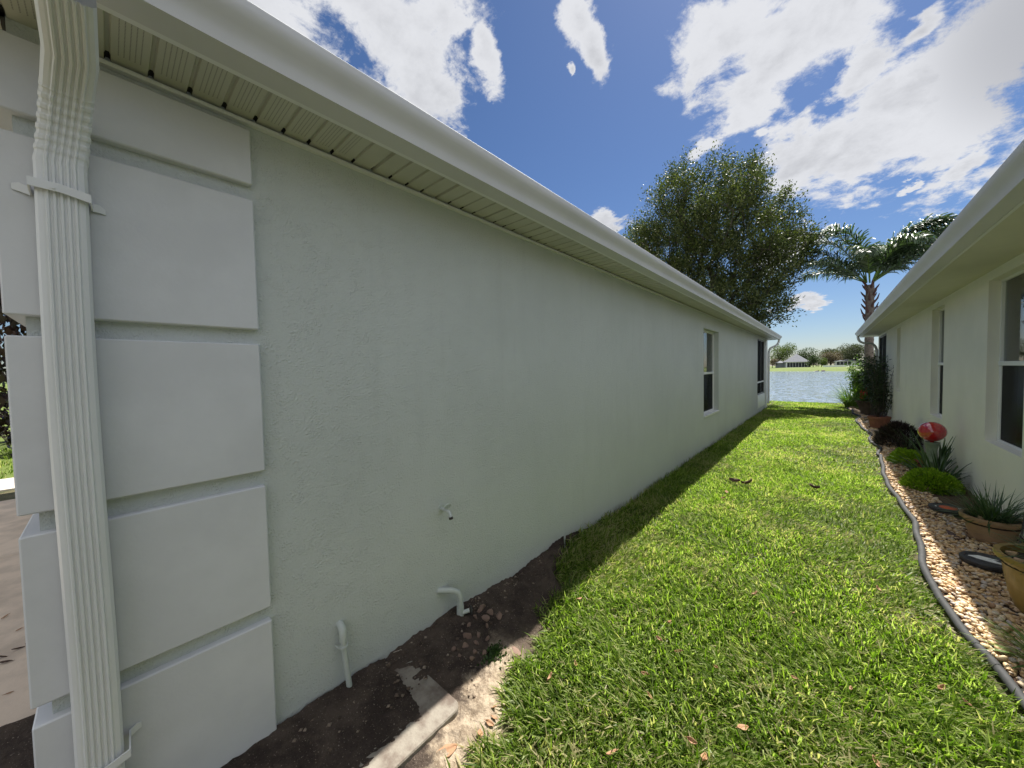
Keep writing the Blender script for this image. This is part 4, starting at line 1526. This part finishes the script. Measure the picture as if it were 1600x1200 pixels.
# gazing ball on its pedestal
t = thing('gazing_ball', 'shiny red glass ball resting on the pale green pedestal', 'garden ball', (1.03, 7.08, .665))
bm = bmesh.new()
bmesh.ops.create_uvsphere(bm, u_segments=48, v_segments=32, radius=.128)
me = bpy.data.meshes.new('glass_globe')
bm.to_mesh(me)
bm.free()
me.polygons.foreach_set('use_smooth', [True] * len(me.polygons))
M_red = mat('red_glass', (.42, .012, .022), .08, .0, spec=.8, coat=1.0)
me.materials.append(M_red)
link(bpy.data.objects.new('glass_globe', me), t)
MB().lathe([(.018, -.155), (.020, -.12)], 16).build('neck', M_red, t)
t = thing('pedestal', 'pale green cast pedestal carrying the red glass ball', 'pedestal', (1.03, 7.08, .02))
M_ped = mat('pedestal_green', (.24, .30, .22), .7, .3, 10, bump=.4, bscale=30)
MB().lathe([(.11, 0), (.11, .03), (.08, .05), (.06, .10), (.048, .20), (.045, .33), (.05, .42), (.062, .47), (.07, .485), (.07, .505), (.06, .51), (.04, .505)], 32).build('column', M_ped, t, angle=35)
p_ = plant('border_plant', 'upright dark strap-leaved plant in front of the green pedestal', 'plant', (1.06, 6.86, .02))
strap_clump('leaves', (0, 0, 0), 84, .56, .026, M_strap, p_, .10, (.1, 1.15), (.3, 1.1), 24, 7)
p_ = plant('border_plant', 'tall strap-leaved plant against the wall behind the red ball', 'plant', (1.12, 7.40, .02))
strap_clump('leaves', (0, 0, 0), 32, .68, .028, M_strap, p_, .06, (.05, .55), (.1, .7), 25, 7)

# dark maroon plant with its pot
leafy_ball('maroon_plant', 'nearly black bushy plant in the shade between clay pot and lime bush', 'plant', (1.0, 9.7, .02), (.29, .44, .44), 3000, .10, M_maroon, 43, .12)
p_ = plant('border_plant', 'thin dark stalked plant leaning over the black bush to the window side', 'plant', (1.08, 9.1, .05))
strap_clump('leaves', (0, 0, .05), 34, .55, .012, M_deep, p_, .07, (.2, .9), (.3, 1.3), 26, 6)
pot('flower_pot', 'terracotta pot on a saucer beside the black bushy plant', 'pot', (.93, 12.1, .03), [(.13, 0), (.15, .015), (.185, .22), (.20, .23), (.205, .27), (.20, .285)], M_clay, .02, saucer=.19)
p_ = plant('potted_plant', 'low dark ragged plant in the terracotta pot', 'plant', (.93, 12.1, .30))
strap_clump('leaves', (0, 0, 0), 60, .20, .012, M_maroon, p_, .1, (.3, 1.3), (.3, 1.3), 27)
pot('flower_pot', 'tall dark urn pot under the red flowers near the far end', 'pot', (.93, 15.4, .02), [(.14, 0), (.16, .03), (.15, .08), (.21, .25), (.25, .36), (.28, .38), (.28, .42)], mat('dark_clay', (.14, .10, .07), .8, .3, 9), .03)
p_ = plant('potted_plant', 'fern-like plant with red flowers spilling from the tall urn', 'plant', (.90, 15.4, .42))
strap_clump('leaves', (0, 0, 0), 130, .42, .016, M_fern, p_, .12, (.1, 1.2), (.3, 1.5), 28)
r = np.random.default_rng(9)
M_petal = foliage('red_petals', [(.45, .02, .03), (.6, .08, .07)], .3)
for i in range(11):
    c_ = r.normal(size=3) * np.array([.11, .11, .06]) + np.array([-.02, -.08, .22])
    v_, f_ = leaf_quads(np.tile(c_, (6, 1)), .06, .9, seed=800 + i)
    arr_obj('flower', v_, f_, M_petal, p_)

# green fountain of narrow leaves at the lawn end
p_ = plant('border_plant', 'light green fountain of narrow leaves at the lawn end by the lake', 'plant', (.66, 17.6, 0))
strap_clump('leaves', (0, 0, 0), 330, 1.05, .018, M_fern, p_, .18, (.0, .75), (.5, 1.9), 29, 7)


def branchy(name, label, cat, loc, n_st, H_, spread, n_leaf, lsize, material, seed, asp=.25, droop=.0):
    r = np.random.default_rng(seed)
    t = thing(name, label, cat, loc)
    mb = MB()
    Pn, al = [], []
    for i in range(n_st):
        a = r.uniform(0, 6.28)
        h = H_ * r.uniform(.55, 1.0)
        q = spread * r.uniform(.2, 1)
        p0 = np.array([.06 * math.cos(a), .06 * math.sin(a), 0])
        p1 = np.array([q * .35 * math.cos(a), q * .35 * math.sin(a), h * .6])
        p2 = np.array([q * math.cos(a), q * math.sin(a), h * (1 - droop * r.uniform(.2, 1))])
        pts_ = [tuple(p0 * (1 - s_) ** 2 + p1 * 2 * s_ * (1 - s_) + p2 * s_ * s_) for s_ in np.linspace(0, 1, 7)]
        mb.tube(pts_, list(np.linspace(.010, .003, 7)), 6)
        for k in range(n_leaf):
            s_ = r.uniform(.30, 1.03)
            q_ = p0 * (1 - s_) ** 2 + p1 * 2 * s_ * (1 - s_) + p2 * s_ * s_
            dd = r.normal(size=3) * np.array([1, 1, .5])
            dd /= np.linalg.norm(dd)
            Pn.append(q_ + dd * r.uniform(0, .13) * (H_ / 1.5))
            al.append(dd + np.array([0, 0, -.2]))
    mb.build('stems', M_bark, t)
    v_, f_ = leaf_quads(np.array(Pn), lsize, asp, seed=seed + 1, along=np.array(al), jitter=.4)
    arr_obj('leaves', v_, f_, material, t)
    return t


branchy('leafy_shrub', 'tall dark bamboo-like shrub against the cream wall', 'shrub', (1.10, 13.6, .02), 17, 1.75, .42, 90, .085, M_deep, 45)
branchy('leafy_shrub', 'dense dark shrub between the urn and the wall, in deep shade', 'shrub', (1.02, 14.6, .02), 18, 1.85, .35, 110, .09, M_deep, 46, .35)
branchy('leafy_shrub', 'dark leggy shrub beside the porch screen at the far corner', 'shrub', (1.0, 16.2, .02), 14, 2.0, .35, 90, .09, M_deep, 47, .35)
branchy('leafy_shrub', 'yellow-green leafy shrub above the fountain grass at the lawn end', 'shrub', (.84, 17.8, .02), 22, 1.75, .36, 110, .085, M_fern, 44, .4)
p_ = plant('border_plant', 'low dark spiky plant hanging over the edging past the clay pot', 'plant', (.76, 12.95, .02))
strap_clump('leaves', (0, 0, 0), 40, .30, .012, M_deep, p_, .06, (.5, 1.3), (.2, .9), 51)
# pale edging stones at the far part of the bed
for i, (x, y, s_, lb) in enumerate(((.74, 17.3, .17, 'pale flat stone at the far end of the edging, under the fountain grass'), (.72, 16.4, .15, 'pale flat stone along the edging just before the tall urn'), (.76, 14.2, .17, 'pinkish flat stone inside the edging in front of the tall urn'),
                                    (.80, 12.95, .16, 'pale flat stone inside the edging just past the terracotta pot'), (.82, 11.5, .17, 'pale flat stone inside the edging before the terracotta pot'))):
    rock('edging_stone', (x, y, .04), s_, s_ * 1.2, .03, mat('pale_stone', (.55, .44, .36), .85, .3, 8), 400 + i, lb, 'stone')
rock('grey_rock', (.86, 9.0, .03), .07, .12, .04, M_chunk, 420, 'grey rock on the mulch at the foot of the black bushy plant', 'rock')
# thin pole leaning on the wall at the right edge
t = thing('garden_stake', 'thin dark stake leaning against the cream wall by the right edge', 'stake')
MB().tube([(1.12, 4.62, .05), (1.262, 4.92, .80)], .005, 6).build('rod', M_bronze, t)
p_ = plant('border_plant', 'sparse dark stems leaning on the wall behind the wide tan pot', 'plant', (1.18, 5.2, .02))
strap_clump('leaves', (0, 0, 0), 26, .42, .007, M_deep, p_, .05, (.1, .9), (.2, .9), 52)


# ---------------------------------------------------------------- trees
def grow(base, trunk_top, env, n, seed, bias=1.0):
    """nearest-node branching inside an envelope; env(points)->bool; returns node array, parent list"""
    r = np.random.default_rng(seed)
    nodes = [np.array(base, float)]
    par = [-1]
    for k in range(1, 5):
        nodes.append(np.array(base) + (np.array(trunk_top) - np.array(base)) * k / 4)
        par.append(k - 1)
    c, rad, fn = env
    P_ = r.uniform(-1, 1, size=(n * 6, 3)) * np.array(rad) + np.array(c)
    P_ = P_[fn(P_)][:n]
    d = np.linalg.norm(P_ - np.array(trunk_top), axis=1)
    P_ = P_[np.argsort(d)]
    N_ = np.zeros((len(P_) * 2 + 10, 3))
    N_[:5] = nodes
    dn = np.zeros(len(N_))
    dn[:5] = [9, 9, 9, 4, 0]
    cnt = 5
    for p in P_:
        D = np.linalg.norm(N_[:cnt] - p, axis=1) + dn[:cnt] * .28
        j = int(np.argmin(D))
        L = np.linalg.norm(p - N_[j])
        mid = (p + N_[j]) / 2 + r.normal(size=3) * L * .08 + np.array([0, 0, -.06 * L])
        N_[cnt] = mid
        dn[cnt] = dn[j] + L / 2
        par.append(j)
        N_[cnt + 1] = p
        dn[cnt + 1] = dn[j] + L
        par.append(cnt)
        cnt += 2
    return N_[:cnt], par


def limbs(N_, par, r0, rmin=.012, power=2.3):
    n = len(par)
    wgt = np.zeros(n)
    kids = np.zeros(n, int)
    for p in par:
        if p >= 0: kids[p] += 1
    wgt[kids == 0] = 1
    for i in range(n - 1, 0, -1):
        wgt[par[i]] += wgt[i]
    rad = r0 * (wgt / wgt[0]) ** (1 / power)
    rad = np.maximum(rad, rmin)
    mb = MB()
    for i in range(1, n):
        j = par[i]
        mb.tube([N_[j], N_[i]], [rad[j] if j < 5 else min(rad[j], rad[i] * 1.25), rad[i]], 6 if rad[i] < .05 else 10, caps=False)
    return mb, rad, kids


def oak():
    def fn(P_):
        x, y, z = P_.T
        # several rounded lobes make the crown's outline
        lobes = [(-6.5, 18.0, 6.8, 2.3, 2.6, 2.6), (-4.9, 17.8, 8.8, 2.0, 2.5, 2.3), (-3.3, 18.0, 8.4, 2.0, 2.5, 2.4), (-2.2, 18.2, 6.6, 1.9, 2.4, 2.1), (-3.2, 18.2, 4.6, 2.2, 2.4, 1.8), (-5.3, 18.2, 5.2, 2.8, 2.7, 2.4),
                 (-5.1, 17.6, 10.4, .75, .9, 1.1), (-2.9, 18, 10.2, .8, .8, .8), (-3.9, 18, 10.2, .7, .8, .9), (-6.6, 18, 9.0, .9, .9, .9), (-5.75, 18, 10.7, .42, .6, 1.2), (-5.0, 17.6, 11.2, .35, .5, 1.0), (-4.1, 18, 11.0, .4, .5, .9), (-2.7, 18, 10.9, .4, .5, .8), (-3.4, 18, 11.0, .35, .5, .8), (-1.5, 18, 8.6, .6, .7, .7), (-1.9, 18, 3.6, .95, 1.2, .9)]
        lobes = [(-4.4 + (a + 4.4) * .95, b_, 3 + (c - 3) * .86, d * .95, e, f * .93) for a, b_, c, d, e, f in lobes]
        ok = np.zeros(len(P_), bool)
        for a, b_, c, d, e, f in lobes:
            ok |= ((x - a) / d) ** 2 + ((y - b_) / e) ** 2 + ((z - c) / f) ** 2 < 1
        gap = np.sin(x * 2.3 + z * 1.1) * np.sin(y * 2.1 - z * 1.9) * np.sin(z * 2.4 + x)
        return ok & (gap < .30)
    t = thing('broadleaf_tree', 'large dark green broadleaf tree rising behind the grey-green house', 'tree', (0, 0, 0))
    N_, par = grow((-4.4, 18.2, -.1), (-4.3, 18.1, 2.6), ((-4.3, 18, 6.8), (4.6, 3, 5), fn), 1900, 3)
    mb, rad, kids = limbs(N_, par, .22, .006, 2.0)
    mb.build('trunk', M_bark, t, smooth=True)
    r = np.random.default_rng(4)
    tips = np.where(rad < .05)[0]
    PP, AL = [], []
    cen = np.array([-4.3, 18.0, 4.0])
    for i in tips:
        p = N_[i]
        out = p - cen
        out /= np.linalg.norm(out)
        # a few sprays of leaves round each twig end, pointing out and up
        for _ in range(4 if kids[i] == 0 else 2):
            d = out * .8 + np.array([.15, 0, .75]) + r.normal(size=3) * .45
            d /= np.linalg.norm(d)
            L = r.uniform(.25, .65) + max(0, p[2] - 6.8) * r.uniform(0, .13)
            m_ = int(r.uniform(12, 26))
            s_ = r.uniform(0, 1, m_)[:, None]
            PP.append(p + d * L * s_ + r.normal(size=(m_, 3)) * .10)
            AL.append(np.tile(d, (m_, 1)))
    PP, AL = np.concatenate(PP), np.concatenate(AL)
    v_, f_ = leaf_quads(PP, .10, .5, seed=5, along=AL, jitter=.8)
    arr_obj('crown', v_, f_, M_oak, t)
    return t


oak()


def palm():
    t = thing('palm_tree', 'tall feather palm with silvery fronds behind the cream house', 'palm', (0, 0, 0))
    bx_, by_ = 1.16, 18.9
    mb = MB()
    prof = []
    for i in range(60):
        z = -.1 + i * .078
        prof.append((.135 - .02 * (i / 60) + (.008 if i % 3 == 0 else 0) + (.03 * math.exp(-z * 2)), z))
    mb.lathe(prof, 20, c=(bx_, by_, 0))
    mb.build('trunk', mat('palm_trunk', (.25, .205, .175), .9, .35, 14, bump=.8, bscale=22, bdist=.02), t, angle=50)
    # leaf bases at the crown foot
    mb = MB()
    r = np.random.default_rng(6)
    for i in range(26):
        a = i * 2.4
        z = 3.1 + i * .055
        q = .15
        mb.tube([(bx_ + q * .6 * math.cos(a), by_ + q * .6 * math.sin(a), z), (bx_ + (q + .05) * math.cos(a), by_ + (q + .05) * math.sin(a), z + .16), (bx_ + (q + .10) * math.cos(a), by_ + (q + .10) * math.sin(a), z + .24 + .1 * r.uniform())], [.038, .028, .010], 6)
    mb.build('leaf_bases', mat('leaf_base', (.14, .075, .07), .9, .3, 15), t)
    top = np.array([bx_, by_, 4.6])
    #          az(deg, 0=+x), lean at start, length, droop, tip drift with the wind to +x
    fr = [(180, .85, 2.4, 1.0), (188, .65, 2.5, 1.5), (178, .22, 2.9, 2.5), (168, .38, 2.9, 2.3), (200, .1, 2.7, 2.4), (8, .6, 2.8, 1.6), (-6, .42, 2.7, 2.0), (20, .5, 2.7, 1.8), (-12, .72, 2.7, 1.4), (3, .85, 2.9, 1.1), (-22, 1.0, 2.5, 1.0), (30, .75, 2.7, 1.4),
          (0, .22, 2.5, 2.2), (-100, .6, 1.9, 2.3), (-60, .6, 2.1, 2.1), (90, .4, 2.2, 2.2), (60, .5, 2.5, 1.9), (215, .95, 2.0, 1.1), (-45, 1.0, 2.0, 1.3), (150, 1.0, 2.1, 1.0), (-14, .34, 2.6, 2.0)]
    for az, l0, L, dr in fr:
        a = math.radians(az + r.uniform(-6, 6))
        d = np.array([math.cos(a), math.sin(a), 0])
        q = top + d * .1
        ln = l0
        pts_, dirs = [], []
        K = 26
        for i in range(K + 1):
            pts_.append(q.copy())
            st_ = d * math.sin(ln) + np.array([0, 0, 1.]) * math.cos(ln)
            st_ = st_ + np.array([.10, 0, 0]) * (i / K)
            st_ /= np.linalg.norm(st_)
            dirs.append(st_)
            q = q + st_ * L * 1.12 / K
            ln += dr / K * 2.4 * (i / K) ** 1.4
        fo = MB().tube(pts_[::2], list(np.linspace(.022, .004, len(pts_[::2]))), 6).build('frond', M_strapbright, t, smooth=True)
        V, F = [], []
        for i in range(4 * K):
            s_ = .16 + .84 * i / (4 * K)
            f_i = s_ * K
            i0 = min(int(f_i), K - 1)
            p = pts_[i0] + (pts_[i0 + 1] - pts_[i0]) * (f_i - i0)
            dd = dirs[i0]
            sd_ = np.cross(dd, np.array([0, 0, 1.]))
            sd_ /= np.linalg.norm(sd_) + 1e-6
            up = np.cross(sd_, dd)
            for sg in (-1, 1):
                LL = .74 * (math.sin(math.pi * min(.97, s_ * .80 + .14)) ** .7) * r.uniform(.75, 1.1)
                ld = sd_ * sg * r.uniform(.6, 1) + dd * r.uniform(.5, .95) + up * r.uniform(-.35, .6) + np.array([.12, 0, 0])
                ld /= np.linalg.norm(ld)
                wv_ = np.cross(ld, up + r.normal(size=3) * .35)
                wv_ = wv_ / (np.linalg.norm(wv_) + 1e-6) * .022
                a0 = p
                a1 = p + ld * LL * .45
                a2 = a1 + (ld * .85 + np.array([0, 0, -.35])) * LL * .33
                a3 = a2 + (ld * .6 + np.array([0, 0, -.75])) * LL * .26
                k = len(V)
                V += [a0 - wv_ * .5, a0 + wv_ * .5, a1 - wv_, a1 + wv_, a2 - wv_ * .8, a2 + wv_ * .8, a3 - wv_ * .15, a3 + wv_ * .15]
                F += [(k, k + 1, k + 3, k + 2), (k + 2, k + 3, k + 5, k + 4), (k + 4, k + 5, k + 7, k + 6)]
        arr_obj('leaflets', V, F, M_palm, fo)
    return t


palm()


def far_tree(label, x, y, zb, h, w_, material, seed, n=3200, size=.42, lobes=7, group='trees across the lake'):
    r = np.random.default_rng(seed)
    h *= 1.1
    w_ *= 1.12
    t = thing('lakeside_tree', label, 'tree', (x, y, zb), group=group)
    L_ = []
    for i in range(lobes):
        L_.append((r.uniform(-.3, .3) * w_, r.uniform(-.3, .3) * w_, h * r.uniform(.28, .80), w_ * r.uniform(.20, .34), h * r.uniform(.16, .24)))
    PP = []
    for (a, b_, c, d, e) in L_:
        u = r.normal(size=(n // lobes, 3))
        u /= np.linalg.norm(u, axis=1)[:, None]
        u *= r.uniform(.2, 1.1, len(u))[:, None] ** .5
        PP.append(u * np.array([d, d, e]) + np.array([a, b_, c]))
    PP = np.concatenate(PP)
    v_, f_ = leaf_quads(PP, size, .6, seed=seed)
    arr_obj('crown', v_, f_, material, t)
    mb = MB().tube([(0, 0, -.3), (0, 0, h * .35), (.1, 0, h * .6)], [w_ * .035, w_ * .028, w_ * .015], 8)
    for (a, b_, c, d, e) in L_:
        mb.tube([(0, 0, h * .3), (a * .6, b_ * .6, (c + h * .3) / 2), (a, b_, c)], [w_ * .018, w_ * .012, w_ * .005], 6)
    mb.build('trunk', M_bark, t)
    return t


far_tree('bright yellow-green tree at the left of the far bank, by the house corner', -20.2, 245, .6, 12.8, 13, M_far[0], 61, 6000, .5, 12)
far_tree('low brownish bush just left of the grey-roofed lake house', -21.8, 232, .4, 5, 4.4, M_far[2], 62, 1500, .4)
far_tree('broad mid green tree directly behind the grey-roofed house', -7.2, 250, .6, 9.9, 12, M_far[1], 63, 6000, .5, 12)
far_tree('dark blue-green tree standing right of the grey-roofed house', -5.2, 226, .3, 6.2, 4.6, M_far[1], 64, 3600, .36, 9)
far_tree('small light green tree between the dark tree and the white fence', -2.2, 232, .4, 4.9, 3.8, M_far[0], 66, 2400, .36)
far_tree('bare brownish tree behind the white fence, left one', 1.2, 240, .5, 7.8, 8.4, M_far[2], 67, 5000, .4, 12)
far_tree('bare brownish tree behind the white lake house, right one', 6.4, 245, .5, 8.0, 9.0, M_far[2], 68, 5000, .4, 12)
far_tree('tall olive green tree right of the brown trees, partly behind the palm trunk', 9.4, 235, .4, 10.6, 9.6, M_far[3], 69, 6000, .45, 12)
far_tree('dark low tree between the white lake house and the olive tree', 8.6, 238, .4, 6.2, 5.0, M_far[1], 72, 2600, .4, 8)
far_tree('pale distant tree showing above the brown trees', 3.6, 290, .6, 10.8, 13, M_far[3], 71, 4200, .6, 12)
far_tree('olive green tree hidden behind the porch corner of the cream house', 19, 228, .4, 10, 10, M_far[3], 70)
far_tree('green tree on the far bank, screened by the near end of the palm', 29, 222, .4, 10, 11, M_far[1], 83)
for i, (x, y, h, w_, k, lb) in enumerate(((-36, 255, 12, 13, 1, 'first green tree left of the yellow-green one, behind the grey-green house'), (-50, 268, 13, 14, 0, 'second tree left of the yellow-green one, behind the grey-green house'), (-66, 282, 12, 13, 1, 'outermost left tree of the far bank, behind the grey-green house'))):
    far_tree(lb, x, y, .6, h, w_, M_far[k], 80 + i, 2600)

# ---------------------------------------------------------------- houses across the lake
M_slate = mat('grey_shingle', (.20, .21, .235), .9, .2, 3)
M_lakewall = mat('lake_house_wall', (.20, .215, .225), .8, .15, 1)
H1 = thing('lake_house', 'single-storey house with steep grey hip roof and screened porch across the lake', 'house', (-11.9, 230, .45))
MB().box(-4.8, 4.7, 0, 10, -.3, 2.9).build('wall', M_lakewall, H1)
MB().box(-8.5, -4.8, 1.0, 9, -.3, 2.6).build('side_wing', M_lakewall, H1)
hip_roof(-5.4, 5.2, -.7, 10.7, 2.95, 38, parent=H1, material=M_slate)
hip_roof(-9.0, -4.6, .4, 9.6, 2.62, 26, name='side_roof', parent=H1, material=M_slate)
pr = MB()
for i in range(8):
    x = -3.6 + i * 1.16
    pr.box(x - .06, x + .06, -.14, -.02, .25, 2.6)
pr.box(-3.66, 4.58, -.14, -.02, 2.6, 2.9)
pr.box(-3.66, 4.58, -.14, -.02, -.3, .25)
pr.box(-4.1, -3.67, -.10, -.02, -.3, 2.9)
po = pr.build('porch_frame', M_trim, H1)
MB().box(-3.6, 4.5, -.05, -.01, .25, 2.6).build('screen_mesh', mat('far_screen', (.02, .025, .03), .6), po)

H2 = thing('lake_house', 'low white lake house with dark screened porch behind a white fence', 'house', (7.6, 232, .2))
MB().box(-5.0, 6, 0, 8, -.3, 3.0).build('wall', mat('white_wall', (.55, .55, .53), .8), H2)
hip_roof(-5.5, 6.5, -.5, 8.5, 3.02, 9, parent=H2, material=M_slate)
pr = MB()
for i in range(5):
    x = -4.4 + i * 1.3
    pr.box(x - .07, x + .07, -.12, -.02, 1.2, 2.8)
pr.box(-4.5, 1.0, -.12, -.02, 2.8, 3.0)
po = pr.build('porch_frame', M_trim, H2)
MB().box(-4.4, .9, -.05, -.01, 1.2, 2.8).build('screen_mesh', bpy.data.materials['far_screen'], po)

FN = thing('fence', 'long low white fence on the far bank before the white lake house', 'fence', (-1.5, 222, 0))
mb = MB()
mb.box(0, 19, -.02, .02, .1, 1.35)
mb.build('fence_panel', M_trim, FN)
for i in range(10):
    x = i * 2.1
    MB().box(x - .07, x + .07, -.07, .07, -.4, 1.5).build('fence_post', M_trim, FN)
rock('shore_rock', (-3.6, 195.2, -.95), 1.3, .7, .35, bpy.data.materials['pale_stone'], 500, 'pale rock at the far waterline, left one of the two', 'rock')
rock('shore_rock', (-1.2, 193.2, -.95), 1.6, .8, .4, bpy.data.materials['pale_stone'], 501, 'larger pale rock at the far waterline, right one of the two', 'rock')

# dark hedge plant across the driveway
leafy_ball('hedge', 'dark shrub beyond the driveway at the extreme left edge', 'shrub', (-14.3, -1.6, 0), (2.1, 2.8, 4.2), 9000, .20, M_maroon, 91, .5)

t = tag(MB().tube([(-1.690, .93, .10), (-1.672, 1.02, .085), (-1.655, 1.12, .075)], [.002, .003, .002], 6).build('twig', mat('pale_twig', (.42, .36, .29), .8)), 'thin pale twig lying where dark soil meets the wall between the two pipes', 'twig')
